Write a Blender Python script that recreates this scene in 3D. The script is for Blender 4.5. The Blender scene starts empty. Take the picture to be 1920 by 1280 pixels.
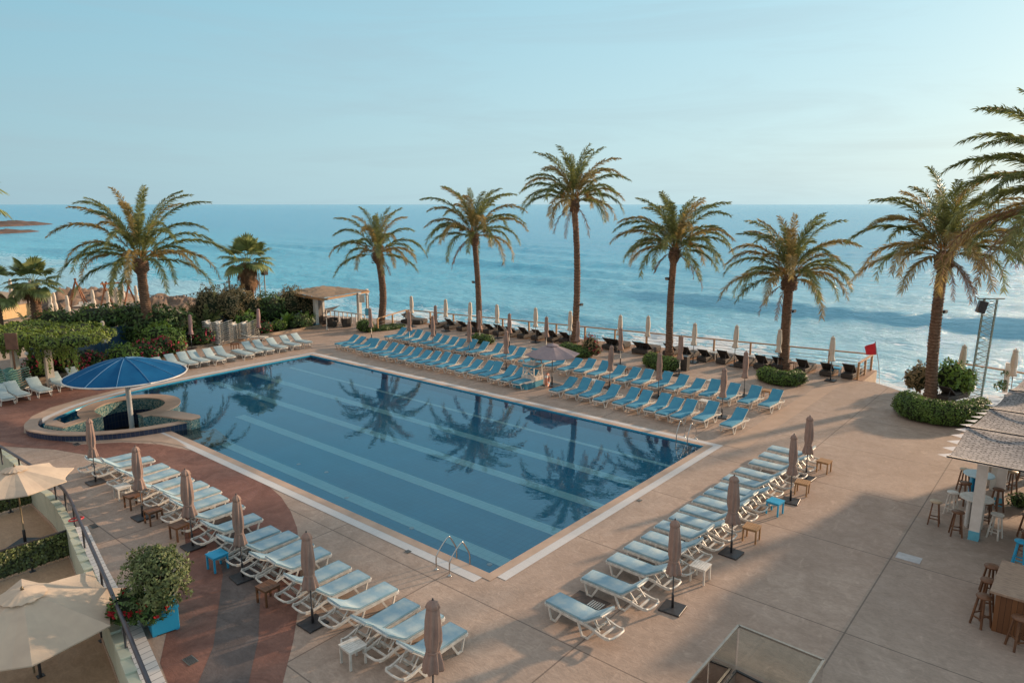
import bpy, math, random
from mathutils import Vector, Matrix, noise
R = math.radians
random.seed(7)
sc = bpy.context.scene
C = sc.collection

# ------------------------------------------------------------------ camera frame -> place frame
# place frame: x runs along the long side of the pool, y along the short side (towards the sea),
# origin at the near corner of the water, z = 0 the paving.
F = 1310.0; CX, CY, HY = 960.0, 640.0, 383.0; CAMH = 10.0
PITCH = math.atan((CY - HY) / F)
def _ray(px, py, z):
    dx = (px - CX) / F; dv = -(py - CY) / F
    d = Vector((dx, math.cos(PITCH) + dv * math.sin(PITCH), -math.sin(PITCH) + dv * math.cos(PITCH)))
    t = (z - CAMH) / d.z
    return d * t + Vector((0, 0, CAMH))
_O = _ray(917.5, 1074.4, 0)
_a = R(-40.0)
def cam2place(p):
    q = Vector((p[0] - _O.x, p[1] - _O.y))
    return Vector((q.x * math.cos(_a) + q.y * math.sin(_a), -q.x * math.sin(_a) + q.y * math.cos(_a), p[2]))
def at(px, py, z=0.0):
    return cam2place(_ray(px, py, z))
def zat(base, py):
    """height above a ground point that shows at picture row py"""
    lo, hi = -5.0, 40.0
    for _ in range(40):
        m = (lo + hi) / 2
        if row((base[0], base[1], m)) > py: lo = m
        else: hi = m
    return lo
def row(p):
    x = p[0] * math.cos(_a) - p[1] * math.sin(_a) + _O.x
    y = p[0] * math.sin(_a) + p[1] * math.cos(_a) + _O.y
    q = Vector((x, y, p[2] - CAMH))
    dep = q.y * math.cos(PITCH) - q.z * math.sin(PITCH); up = q.y * math.sin(PITCH) + q.z * math.cos(PITCH)
    return CY - F * up / dep
def dist(p):
    c = cam2place((0, 0, CAMH)); return (Vector(p[:2]) - Vector(c[:2])).length

# ------------------------------------------------------------------ materials
MATS = {}
def mat(name, col, col2=None, rough=.6, scale=6.0, metal=0.0, bump=0.0, bscale=None, detail=4, trans=0.0, contrast=(.35, .65), stretch=None, rnd=0.0, spec=.5):
    if name in MATS: return MATS[name]
    m = bpy.data.materials.new(name); m.use_nodes = True
    nt = m.node_tree; N = nt.nodes; L = nt.links
    b = N['Principled BSDF']; out = N['Material Output']
    b.inputs['Roughness'].default_value = rough; b.inputs['Metallic'].default_value = metal
    b.inputs['Specular IOR Level'].default_value = spec
    tc = N.new('ShaderNodeTexCoord'); src = tc.outputs['Object']
    if stretch:
        mp = N.new('ShaderNodeMapping'); mp.inputs['Scale'].default_value = stretch
        L.new(src, mp.inputs['Vector']); src = mp.outputs['Vector']
    c2 = col2 or tuple(c * .8 for c in col)
    nz = N.new('ShaderNodeTexNoise'); nz.inputs['Scale'].default_value = scale; nz.inputs['Detail'].default_value = detail
    L.new(src, nz.inputs['Vector'])
    mr = N.new('ShaderNodeMapRange'); mr.inputs['From Min'].default_value = contrast[0]; mr.inputs['From Max'].default_value = contrast[1]
    L.new(nz.outputs['Fac'], mr.inputs['Value'])
    mx = N.new('ShaderNodeMix'); mx.data_type = 'RGBA'
    mx.inputs[6].default_value = (*col, 1); mx.inputs[7].default_value = (*c2, 1)
    L.new(mr.outputs['Result'], mx.inputs[0])
    colout = mx.outputs[2]
    if rnd:
        g = N.new('ShaderNodeNewGeometry'); hs = N.new('ShaderNodeHueSaturation')
        m2 = N.new('ShaderNodeMapRange'); m2.inputs['To Min'].default_value = 1 - rnd; m2.inputs['To Max'].default_value = 1 + rnd
        L.new(g.outputs['Random Per Island'], m2.inputs['Value']); L.new(m2.outputs['Result'], hs.inputs['Value'])
        L.new(colout, hs.inputs['Color']); colout = hs.outputs['Color']
    L.new(colout, b.inputs['Base Color'])
    if bump:
        n2 = N.new('ShaderNodeTexNoise'); n2.inputs['Scale'].default_value = bscale or scale * 3; n2.inputs['Detail'].default_value = 5
        L.new(src, n2.inputs['Vector'])
        bp = N.new('ShaderNodeBump'); bp.inputs['Strength'].default_value = bump; bp.inputs['Distance'].default_value = .02
        L.new(n2.outputs['Fac'], bp.inputs['Height']); L.new(bp.outputs['Normal'], b.inputs['Normal'])
    if trans:
        t = N.new('ShaderNodeBsdfTranslucent'); L.new(colout, t.inputs['Color'])
        ms = N.new('ShaderNodeMixShader'); ms.inputs[0].default_value = trans
        L.new(b.outputs[0], ms.inputs[1]); L.new(t.outputs[0], ms.inputs[2]); L.new(ms.outputs[0], out.inputs['Surface'])
    MATS[name] = m
    return m

WHITE = mat('white_plastic', (.66, .63, .58), (.5, .47, .42), rough=.4, scale=9)
TURQ = mat('turquoise_fabric', (.045, .225, .35), (.06, .275, .40), rough=.85, scale=2.5, bump=.3, bscale=60)
PALE = mat('pale_blue_fabric', (.22, .35, .43), (.37, .46, .48), rough=.85, scale=2.6, bump=.3, bscale=50, contrast=(.4, .62))
ICE = mat('ice_blue_fabric', (.36, .44, .455), (.29, .385, .41), rough=.85, scale=3)
TAUPE = mat('taupe_canvas', (.36, .245, .20), (.28, .19, .16), rough=.9, scale=5, trans=.12)
CREAM = mat('cream_canvas', (.70, .61, .51), (.60, .52, .43), rough=.9, scale=5, trans=.15)
BEIGE = mat('beige_canvas', (.66, .54, .42), (.58, .47, .37), rough=.9, scale=2, trans=.25, bump=.4, bscale=6)
GREYCAN = mat('lilac_grey_canvas', (.36, .29, .31), (.30, .25, .27), rough=.9, scale=3, trans=.2)
BLUECAN = mat('blue_canvas', (.002, .072, .19), (.004, .09, .225), rough=.85, spec=.15, scale=1.2, bump=.25, bscale=4)
BLACK = mat('black_metal', (.025, .025, .028), (.04, .04, .045), rough=.45, scale=12)
STEEL = mat('steel', (.55, .54, .52), (.42, .41, .40), rough=.22, metal=1.0, scale=10)
GREYMETAL = mat('grey_metal', (.33, .32, .29), (.26, .25, .23), rough=.4, metal=.7, scale=10)
OAK = mat('brown_wood', (.17, .075, .032), (.10, .042, .02), rough=.55, scale=3, stretch=(1, 14, 1))
OAKL = mat('light_wood', (.38, .22, .10), (.28, .15, .07), rough=.6, scale=3, stretch=(1, 12, 1))
SEATW = mat('pale_seat_wood', (.50, .40, .28), (.34, .24, .15), rough=.5, scale=5)
BLUEP = mat('blue_paint', (.02, .30, .52), (.025, .36, .60), rough=.5, scale=4)
AQUA = mat('aqua_paint', (.12, .42, .55), (.10, .36, .48), rough=.6, scale=4)
WPAINT = mat('white_paint', (.68, .65, .61), (.58, .55, .51), rough=.6, scale=4, bump=.1)
RATTAN = mat('dark_rattan', (.035, .028, .024), (.06, .048, .04), rough=.7, scale=30, bump=.8, bscale=50)
CUSHC = mat('dark_cushion', (.10, .09, .085), (.07, .065, .06), rough=.9, scale=6)
TRUNK = mat('palm_bark', (.21, .125, .08), (.10, .058, .036), rough=.95, scale=7, bump=1.0, bscale=16, stretch=(1, 1, 2.2))
FROND = mat('palm_leaf', (.25, .265, .085), (.13, .155, .05), rough=.45, scale=.7, trans=.38, rnd=.45)
FROND2 = mat('palm_leaf_gold', (.40, .29, .10), (.26, .20, .075), rough=.5, scale=.8, trans=.38, rnd=.4)
DEAD = mat('dry_palm_leaf', (.30, .17, .09), (.19, .10, .055), rough=.9, scale=2, trans=.15, rnd=.35)
FAN = mat('fan_palm_leaf', (.26, .29, .10), (.14, .18, .06), rough=.4, scale=1, trans=.25, rnd=.4)
HEDGE = mat('hedge_leaf', (.12, .20, .03), (.065, .13, .022), rough=.5, scale=1.5, trans=.25, rnd=.5)
LEAF = mat('shrub_leaf', (.085, .15, .03), (.05, .095, .022), rough=.5, scale=1.0, trans=.25, rnd=.55)
LEAFL = mat('bright_shrub_leaf', (.17, .27, .04), (.11, .20, .032), rough=.5, scale=1.2, trans=.3, rnd=.45)
LEAFB = mat('brown_green_leaf', (.27, .20, .10), (.15, .125, .055), rough=.7, scale=1.0, trans=.2, rnd=.5)
LEAFG = mat('grey_green_leaf', (.19, .22, .085), (.09, .125, .04), rough=.55, scale=2.5, trans=.25, rnd=.5)
IVY = mat('ivy_leaf', (.22, .28, .04), (.12, .18, .03), rough=.5, scale=.9, trans=.3, rnd=.5)
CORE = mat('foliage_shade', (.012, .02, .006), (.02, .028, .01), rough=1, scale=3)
PINK = mat('pink_petals', (.62, .05, .12), (.52, .03, .08), rough=.6, scale=3, trans=.2, rnd=.3)
RED = mat('red_cloth', (.50, .02, .03), (.40, .015, .02), rough=.7, scale=3, trans=.2)
REDP = mat('red_plastic', (.55, .02, .025), rough=.35)
ROCK = mat('brown_rock', (.21, .14, .10), (.11, .08, .06), rough=.95, scale=.6, bump=1, bscale=3, detail=8)
SAND = mat('sand', (.38, .28, .20), (.30, .22, .16), rough=1, scale=.4, bump=.3, bscale=4)
SOIL = mat('garden_soil', (.09, .06, .04), (.05, .04, .025), rough=1, scale=3)
STONE = mat('pale_kerb_stone', (.42, .31, .22), (.33, .24, .17), rough=.85, scale=4, bump=.4)
MINT = mat('mint_wall_paint', (.47, .49, .39), (.41, .44, .35), rough=.8, scale=2, bump=.15)
NAVYW = mat('navy_wall_paint', (.02, .07, .13), (.015, .05, .10), rough=.8, scale=2)
ORANGE = mat('faded_orange_plastic', (.52, .20, .12), (.45, .16, .10), rough=.5)

def base_nodes(name):
    m = bpy.data.materials.new(name); m.use_nodes = True
    return m, m.node_tree.nodes, m.node_tree.links, m.node_tree.nodes['Principled BSDF'], m.node_tree.nodes['Material Output']
def mixrgb(N, L, fac, a, b, blend='MIX'):
    x = N.new('ShaderNodeMix'); x.data_type = 'RGBA'; x.blend_type = blend
    for s, v in ((0, fac), (6, a), (7, b)):
        if isinstance(v, tuple): x.inputs[s].default_value = (*v, 1) if len(v) == 3 else v
        elif isinstance(v, (int, float)): x.inputs[s].default_value = v
        else: L.new(v, x.inputs[s])
    return x.outputs[2]
def ramp(N, L, src, lo, hi, a=0.0, b=1.0):
    x = N.new('ShaderNodeMapRange'); L.new(src, x.inputs['Value'])
    for k, v in (('From Min', lo), ('From Max', hi), ('To Min', a), ('To Max', b)): x.inputs[k].default_value = v
    return x.outputs['Result']
def nz(N, L, vec, scale, detail=4, rough=.5, dist_=0.0, stretch=None, rot=None):
    if stretch or rot:
        mp = N.new('ShaderNodeMapping')
        if stretch: mp.inputs['Scale'].default_value = stretch
        if rot: mp.inputs['Rotation'].default_value = rot
        L.new(vec, mp.inputs['Vector']); vec = mp.outputs['Vector']
    x = N.new('ShaderNodeTexNoise'); L.new(vec, x.inputs['Vector'])
    x.inputs['Scale'].default_value = scale; x.inputs['Detail'].default_value = detail; x.inputs['Roughness'].default_value = rough
    x.inputs['Distortion'].default_value = dist_
    return x.outputs['Fac']
def mathn(N, L, op, a, b=None):
    x = N.new('ShaderNodeMath'); x.operation = op
    for i, v in enumerate((a, b)):
        if v is None: continue
        if isinstance(v, (int, float)): x.inputs[i].default_value = v
        else: L.new(v, x.inputs[i])
    return x.outputs[0]
def bump(N, L, h, b, s=.4, d=.02):
    x = N.new('ShaderNodeBump'); x.inputs['Strength'].default_value = s; x.inputs['Distance'].default_value = d
    L.new(h, x.inputs['Height']); L.new(x.outputs['Normal'], b.inputs['Normal'])

def stamped(name, c1, c2, c3, rough=.62, joints=True, jx=4.6, jy=4.6):
    """stamped concrete: big blotches, fine streaks, thin saw-cut joints"""
    m, N, L, b, out = base_nodes(name)
    tc = N.new('ShaderNodeTexCoord'); v = tc.outputs['Object']
    big = nz(N, L, v, .16, 5, .55, .6); mid = nz(N, L, v, 1.1, 8, .68, 1.2); fin = nz(N, L, v, 3.2, 8, .75, 2.0, stretch=(1.0, 2.0, 1))
    col = mixrgb(N, L, ramp(N, L, big, .36, .62), c1, c2)
    col = mixrgb(N, L, ramp(N, L, mid, .38, .70, 0, .9), col, c3)
    col = mixrgb(N, L, ramp(N, L, fin, .36, .62, .42, 0), col, tuple(c * .45 for c in c1))
    pale = nz(N, L, v, 2.0, 6, .7, 1.0, stretch=(1.6, .8, 1))
    col = mixrgb(N, L, ramp(N, L, pale, .56, .75, 0, .35), col, tuple(min(1, c * 1.45) for c in c2))
    if joints:
        sp = N.new('ShaderNodeSeparateXYZ'); L.new(v, sp.inputs[0])
        lines = None
        for ax, per, off in ((0, jx, .9), (1, jy, 1.2)):
            s = mathn(N, L, 'ADD', sp.outputs[ax], off); s = mathn(N, L, 'PINGPONG', s, per / 2)
            l = ramp(N, L, s, .010, .024, 1, 0)
            lines = l if lines is None else mathn(N, L, 'MAXIMUM', lines, l)
        col = mixrgb(N, L, mathn(N, L, 'MULTIPLY', lines, .8), col, tuple(c * .3 for c in c1))
    L.new(col, b.inputs['Base Color'])
    rr = ramp(N, L, mid, .3, .7, rough - .12, rough + .15); L.new(rr, b.inputs['Roughness'])
    b.inputs['Specular IOR Level'].default_value = .35
    h = mathn(N, L, 'ADD', mathn(N, L, 'MULTIPLY', mid, .5), fin)
    bump(N, L, h, b, .6, .02)
    return m
DECK = stamped('stamped_concrete', (.39, .285, .225), (.48, .365, .29), (.32, .24, .19))
DECKG = stamped('grey_concrete', (.345, .265, .215), (.41, .32, .26), (.30, .235, .19), jx=4.6, jy=4.6)
DECKR = stamped('red_brown_concrete', (.21, .092, .066), (.31, .155, .11), (.14, .065, .05), joints=False)
DECKD = stamped('dark_grey_concrete', (.12, .092, .085), (.19, .15, .135), (.085, .066, .062), joints=False)
PATIO = stamped('patio_concrete', (.43, .29, .185), (.50, .35, .23), (.38, .26, .17), joints=False)

def planks(name, c1, c2, w=.14, axis=0, rough=.55):
    m, N, L, b, out = base_nodes(name)
    tc = N.new('ShaderNodeTexCoord'); v = tc.outputs['Object']; sp = N.new('ShaderNodeSeparateXYZ'); L.new(v, sp.inputs[0])
    s = mathn(N, L, 'DIVIDE', sp.outputs[axis], w); fl = mathn(N, L, 'FLOOR', s); fr = mathn(N, L, 'FRACT', s)
    wn = N.new('ShaderNodeTexWhiteNoise'); wn.noise_dimensions = '1D'; L.new(fl, wn.inputs['W'])
    st = [1, 1, 1]; st[axis] = 12
    g = nz(N, L, v, 1.5, 6, .6, 0, stretch=tuple(st))
    f = mathn(N, L, 'ADD', mathn(N, L, 'MULTIPLY', wn.outputs['Value'], .6), mathn(N, L, 'MULTIPLY', g, .5))
    col = mixrgb(N, L, f, c1, c2)
    gap = mathn(N, L, 'LESS_THAN', fr, .07)
    col = mixrgb(N, L, gap, col, tuple(c * .15 for c in c1))
    L.new(col, b.inputs['Base Color']); b.inputs['Roughness'].default_value = rough
    bump(N, L, mathn(N, L, 'SUBTRACT', 1, gap), b, .5, .01)
    return m
DECKING = planks('timber_decking', (.42, .24, .13), (.30, .17, .10), .14, 0)
CAPP = planks('white_plank_cap', (.66, .60, .55), (.58, .53, .49), .22, 0)
BARP = planks('bar_front_planks', (.20, .085, .03), (.11, .045, .018), .11, 0)
BLUEPL = planks('blue_planks', (.02, .30, .50), (.03, .36, .58), .12, 0)

def tile(name, c1, c2, grout, w, h, rough=.25, wob=.0, squash=1):
    m, N, L, b, out = base_nodes(name)
    tc = N.new('ShaderNodeTexCoord')
    br = N.new('ShaderNodeTexBrick'); br.offset = 0.0; br.inputs['Scale'].default_value = 1.0
    br.inputs['Brick Width'].default_value = w; br.inputs['Row Height'].default_value = h
    br.inputs['Mortar Size'].default_value = min(w, h) * .06
    br.inputs['Color1'].default_value = (*c1, 1); br.inputs['Color2'].default_value = (*c2, 1); br.inputs['Mortar'].default_value = (*grout, 1)
    L.new(tc.outputs['UV'], br.inputs['Vector'])
    n = nz(N, L, tc.outputs['Object'], .8, 3)
    col = mixrgb(N, L, ramp(N, L, n, .3, .7, 0, .25), br.outputs['Color'], tuple(c * .6 for c in c1))
    L.new(col, b.inputs['Base Color']); b.inputs['Roughness'].default_value = rough
    return m
POOLT = tile('pool_tiles', (.038, .34, .52), (.042, .36, .545), (.034, .30, .475), .25, .25)
LANET = tile('lane_tiles', (.44, .86, .90), (.47, .88, .92), (.38, .78, .83), .25, .25)
NAVYT = tile('navy_tiles', (.02, .035, .075), (.03, .05, .10), (.10, .10, .11), .16, .3)
STEPT = tile('pale_step_tiles', (.22, .26, .24), (.27, .30, .27), (.17, .2, .19), .25, .25)
GRATE = tile('white_grating', (.60, .58, .57), (.56, .54, .53), (.36, .35, .34), .05, .3, rough=.5)
def mosaic():
    m, N, L, b, out = base_nodes('glass_mosaic')
    tc = N.new('ShaderNodeTexCoord'); v = N.new('ShaderNodeTexVoronoi'); v.inputs['Scale'].default_value = 22
    L.new(tc.outputs['Object'], v.inputs['Vector'])
    cr = N.new('ShaderNodeValToRGB'); L.new(v.outputs['Color'], cr.inputs['Fac'])
    e = cr.color_ramp.elements; e[0].color = (.05, .13, .14, 1); e[1].color = (.50, .48, .36, 1)
    for p, c in ((.3, (.10, .20, .21, 1)), (.5, (.20, .29, .27, 1)), (.7, (.34, .37, .29, 1))):
        q = cr.color_ramp.elements.new(p); q.color = c
    cr.color_ramp.interpolation = 'CONSTANT'
    L.new(cr.outputs['Color'], b.inputs['Base Color']); b.inputs['Roughness'].default_value = .2
    return m
MOSAIC = mosaic()
COPING = mat('travertine_coping', (.47, .335, .25), (.38, .27, .20), rough=.6, scale=1.6, bump=.15, bscale=20)

def water_mat():
    m, N, L, b, out = base_nodes('pool_water')
    N.remove(b)
    tr = N.new('ShaderNodeBsdfTransparent'); tr.inputs['Color'].default_value = (.86, .95, .98, 1)
    gl = N.new('ShaderNodeBsdfGlossy'); gl.inputs['Roughness'].default_value = .004; gl.inputs['Color'].default_value = (.88, .94, 1, 1)
    fr = N.new('ShaderNodeFresnel'); fr.inputs['IOR'].default_value = 1.75
    tc = N.new('ShaderNodeTexCoord')
    h = nz(N, L, tc.outputs['Object'], 1.6, 3, .5, .5, stretch=(1, 1.5, 1)); h2 = nz(N, L, tc.outputs['Object'], 6, 2, .5)
    hh = mathn(N, L, 'ADD', h, mathn(N, L, 'MULTIPLY', h2, .15))
    bp = N.new('ShaderNodeBump'); bp.inputs['Strength'].default_value = .04; bp.inputs['Distance'].default_value = .06; L.new(hh, bp.inputs['Height'])
    L.new(bp.outputs['Normal'], gl.inputs['Normal']); L.new(bp.outputs['Normal'], fr.inputs['Normal'])
    ms = N.new('ShaderNodeMixShader'); L.new(fr.outputs[0], ms.inputs[0]); L.new(tr.outputs[0], ms.inputs[1]); L.new(gl.outputs[0], ms.inputs[2])
    L.new(ms.outputs[0], out.inputs['Surface'])
    return m
WATER = water_mat()
def glass_mat(name='clear_glass', tint=(.93, .96, .94)):
    m, N, L, b, out = base_nodes(name); N.remove(b)
    tr = N.new('ShaderNodeBsdfTransparent'); tr.inputs['Color'].default_value = (*tint, 1)
    gl = N.new('ShaderNodeBsdfGlossy'); gl.inputs['Roughness'].default_value = .02
    fr = N.new('ShaderNodeFresnel'); fr.inputs['IOR'].default_value = 1.45
    ms = N.new('ShaderNodeMixShader'); L.new(fr.outputs[0], ms.inputs[0]); L.new(tr.outputs[0], ms.inputs[1]); L.new(gl.outputs[0], ms.inputs[2])
    L.new(ms.outputs[0], out.inputs['Surface'])
    return m
GLASS = glass_mat()

def weave():
    m, N, L, b, out = base_nodes('woven_roof')
    tc = N.new('ShaderNodeTexCoord')
    br = N.new('ShaderNodeTexBrick'); br.offset = .5; br.inputs['Scale'].default_value = 1.0
    br.inputs['Brick Width'].default_value = .24; br.inputs['Row Height'].default_value = .10; br.inputs['Mortar Size'].default_value = .024
    br.inputs['Color1'].default_value = (.52, .48, .47, 1); br.inputs['Color2'].default_value = (.29, .28, .29, 1); br.inputs['Mortar'].default_value = (.035, .035, .04, 1)
    mp = N.new('ShaderNodeMapping'); mp.inputs['Rotation'].default_value = (0, 0, R(0))
    wob = N.new('ShaderNodeTexNoise'); wob.inputs['Scale'].default_value = 5; L.new(tc.outputs['UV'], wob.inputs['Vector'])
    va = N.new('ShaderNodeVectorMath'); va.operation = 'MULTIPLY_ADD'; va.inputs[1].default_value = (.24, .16, 0); L.new(wob.outputs['Color'], va.inputs[0]); L.new(tc.outputs['UV'], va.inputs[2])
    L.new(va.outputs[0], br.inputs['Vector'])
    n = nz(N, L, tc.outputs['UV'], 1.2, 5)
    col = mixrgb(N, L, ramp(N, L, n, .35, .65, 0, .35), br.outputs['Color'], (.30, .28, .28))
    L.new(col, b.inputs['Base Color']); b.inputs['Roughness'].default_value = .85
    bump(N, L, mathn(N, L, 'SUBTRACT', 1, br.outputs['Fac']), b, .9, .03)
    return m
WEAVE = weave()
def thatch():
    return mat('reed_thatch', (.34, .24, .16), (.17, .12, .08), rough=.95, scale=4, stretch=(1, 14, 1), bump=.8, bscale=10)
THATCH = thatch()
BAMBOO = mat('bamboo', (.58, .40, .20), (.42, .28, .13), rough=.7, scale=3, stretch=(10, 10, .3))

# ------------------------------------------------------------------ mesh building
class MB:
    def __init__(s): s.v = []; s.f = []; s.sm = []; s.uv = {}
    def face(s, pts, smooth=False, uv=None):
        n = len(s.v); s.v += [tuple(p) for p in pts]; s.f.append(tuple(range(n, n + len(pts)))); s.sm.append(smooth)
        if uv: s.uv[len(s.f) - 1] = uv
    def grid(s, rows, smooth=True, closed=False, uvf=None):
        n = len(s.v); w = len(rows[0])
        for r in rows: s.v += [tuple(p) for p in r]
        for i in range(len(rows) - 1):
            for j in range(w if closed else w - 1):
                k = (j + 1) % w
                s.f.append((n + i * w + j, n + i * w + k, n + (i + 1) * w + k, n + (i + 1) * w + j)); s.sm.append(smooth)
                if uvf: s.uv[len(s.f) - 1] = [uvf(i, j), uvf(i, j + 1), uvf(i + 1, j + 1), uvf(i + 1, j)]
    def box(s, c, d, rz=0.0, M=None, bev=0.0):
        """box centred at c with full sizes d, optional bevel of the vertical and top edges"""
        x, y, z = (q / 2 for q in d)
        T = Matrix.Translation(Vector(c)) @ Matrix.Rotation(rz, 4, 'Z') @ (M or Matrix())
        if bev and min(d) > 2.5 * bev:
            b = bev
            rows = []
            for (zz, ins) in ((-z, b), (-z + b, 0), (z - b, 0), (z, b)):
                X, Y = x - ins, y - ins
                k = b if ins == 0 else b * .4
                rows.append([T @ Vector(p) for p in ((-X + k, -Y, zz), (X - k, -Y, zz), (X, -Y + k, zz), (X, Y - k, zz), (X - k, Y, zz), (-X + k, Y, zz), (-X, Y - k, zz), (-X, -Y + k, zz))])
            n = len(s.v); s.grid(rows, False, True)
            s.f.append(tuple(range(n + 7, n - 1, -1))); s.sm.append(False)
            s.f.append(tuple(range(n + 24, n + 32))); s.sm.append(False)
            return
        n = len(s.v)
        s.v += [tuple(T @ Vector(p)) for p in ((-x, -y, -z), (x, -y, -z), (x, y, -z), (-x, y, -z), (-x, -y, z), (x, -y, z), (x, y, z), (-x, y, z))]
        for f in ((0, 3, 2, 1), (4, 5, 6, 7), (0, 1, 5, 4), (1, 2, 6, 5), (2, 3, 7, 6), (3, 0, 4, 7)):
            s.f.append(tuple(n + q for q in f)); s.sm.append(False)
    def beam(s, a, b, w, h=None, up=(0, 0, 1)):
        """rectangular bar from a to b"""
        a = Vector(a); b = Vector(b); h = h or w; d = (b - a); l = d.length; d.normalize()
        u = Vector(up)
        if abs(d.dot(u)) > .98: u = Vector((1, 0, 0))
        sx = d.cross(u).normalized(); sy = sx.cross(d).normalized()
        n = len(s.v)
        for p in (a, b):
            for (i, j) in ((-1, -1), (1, -1), (1, 1), (-1, 1)): s.v.append(tuple(p + sx * (i * w / 2) + sy * (j * h / 2)))
        for f in ((3, 2, 1, 0), (4, 5, 6, 7), (0, 1, 5, 4), (1, 2, 6, 5), (2, 3, 7, 6), (3, 0, 4, 7)):
            s.f.append(tuple(n + q for q in f)); s.sm.append(False)
    def tube(s, pts, r, n=8, cap=True, smooth=True):
        pts = [Vector(p) for p in pts]; rows = []
        ref = None
        for i, p in enumerate(pts):
            d = (pts[min(i + 1, len(pts) - 1)] - pts[max(i - 1, 0)]).normalized()
            if ref is None:
                ref = Vector((0, 0, 1)) if abs(d.z) < .9 else Vector((1, 0, 0))
            sx = d.cross(ref).normalized(); sy = sx.cross(d).normalized(); ref = sy
            rr = r[i] if isinstance(r, (list, tuple)) else r
            rows.append([p + sx * (rr * math.cos(2 * math.pi * k / n)) + sy * (rr * math.sin(2 * math.pi * k / n)) for k in range(n)])
        k0 = len(s.v); s.grid(rows, smooth, True)
        if cap:
            s.f.append(tuple(range(k0, k0 + n))); s.sm.append(False)
            m = len(s.v); s.f.append(tuple(range(m - 1, m - n - 1, -1))); s.sm.append(False)
    def lathe(s, prof, n=16, c=(0, 0, 0), smooth=True, rf=None, cap=True):
        rows = []
        for (r, z) in prof:
            rows.append([Vector(c) + Vector((r * (rf(a, z) if rf else 1) * math.cos(a), r * (rf(a, z) if rf else 1) * math.sin(a), z)) for a in (2 * math.pi * k / n for k in range(n))])
        k0 = len(s.v); s.grid(rows, smooth, True)
        if cap:
            s.f.append(tuple(range(k0 + n - 1, k0 - 1, -1))); s.sm.append(False)
            m = len(s.v); s.f.append(tuple(range(m - n, m))); s.sm.append(False)
    def slab(s, path, w, t, rr=.018, seg=3):
        """soft slab that follows a path in the xz plane (cushion): width w along y, thickness t"""
        pts = [Vector((p[0], 0, p[1])) for p in path]; rows = []
        sec = []
        hw, ht = w / 2, t / 2
        for (cx, cz, a0) in ((hw - rr, ht - rr, 0), (-hw + rr, ht - rr, 90), (-hw + rr, -ht + rr, 180), (hw - rr, -ht + rr, 270)):
            for k in range(seg + 1):
                a = R(a0 + 90 * k / seg); sec.append((cx + rr * math.cos(a), cz + rr * math.sin(a)))
        for i, p in enumerate(pts):
            d = (pts[min(i + 1, len(pts) - 1)] - pts[max(i - 1, 0)]).normalized(); nrm = Vector((-d.z, 0, d.x))
            rows.append([p + Vector((0, y, 0)) + nrm * z for (y, z) in sec])
        k0 = len(s.v); m = len(sec); s.grid(rows, True, True)
        s.f.append(tuple(range(k0, k0 + m))); s.sm.append(False)
        q = len(s.v); s.f.append(tuple(range(q - 1, q - m - 1, -1))); s.sm.append(False)
    def prism(s, poly, z0, z1, uv=True):
        n = len(poly)
        P = [(p[0], p[1]) for p in poly]
        area = sum(P[i][0] * P[(i + 1) % n][1] - P[(i + 1) % n][0] * P[i][1] for i in range(n))
        if area < 0: P = P[::-1]
        s.face([(x, y, z1) for x, y in P], uv=[(x, y) for x, y in P])
        s.face([(x, y, z0) for x, y in P[::-1]])
        l = 0
        for i in range(n):
            a, b = P[i], P[(i + 1) % n]; d = math.hypot(a[0] - b[0], a[1] - b[1])
            s.face([(*a, z0), (*b, z0), (*b, z1), (*a, z1)], uv=[(l, z0), (l + d, z0), (l + d, z1), (l, z1)]); l += d
    def build(s, name, m, parent=None, loc=None):
        me = bpy.data.meshes.new(name); me.from_pydata(s.v, [], s.f); me.polygons.foreach_set('use_smooth', s.sm)
        if s.uv:
            ul = me.uv_layers.new(name='UVMap')
            for fi, uvs in s.uv.items():
                p = me.polygons[fi]
                for k, li in enumerate(p.loop_indices): ul.data[li].uv = uvs[k]
        me.materials.append(m); me.update()
        o = bpy.data.objects.new(name, me); C.objects.link(o)
        if parent: o.parent = parent
        if loc is not None: o.location = loc
        return o

def tag(o, label, cat, group=None, kind=None):
    o['label'] = label; o['category'] = cat
    if group: o['group'] = group
    if kind: o['kind'] = kind
    return o
def thing(name, label, cat, loc=(0, 0, 0), rz=0.0, group=None):
    o = bpy.data.objects.new(name, None); C.objects.link(o); o.empty_display_size = .3
    o.location = loc; o.rotation_euler = (0, 0, rz)
    return tag(o, label, cat, group)
def dup(root, loc, rz, label, group=None):
    r = root.copy(); C.objects.link(r); r.location = loc; r.rotation_euler = (0, 0, rz); r['label'] = label
    if group: r['group'] = group
    for ch in list(root.children):
        c = ch.copy(); C.objects.link(c); c.parent = r
        for g in list(ch.children):
            d = g.copy(); C.objects.link(d); d.parent = c
    return r
def struct(mb, name, m, kind='structure', parent=None):
    o = mb.build(name, m, parent); o['kind'] = kind
    return o
class Kit:
    """a kind of thing: the first placement moves the original, later ones copy it"""
    def __init__(s, root): s.root = root; s.used = False
    def put(s, loc, rz, label, group=None, scale=None):
        if not s.used:
            s.used = True; r = s.root; r.location = loc; r.rotation_euler = (0, 0, rz); r['label'] = label
            if group: r['group'] = group
        else:
            r = dup(s.root, loc, rz, label, group)
        r.scale = (scale or 1,) * 3
        if 'parasol' in s.root.name: r.rotation_euler.x = R(jit(1.5)); r.rotation_euler.y = R(jit(1.5))
        return r
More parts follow.
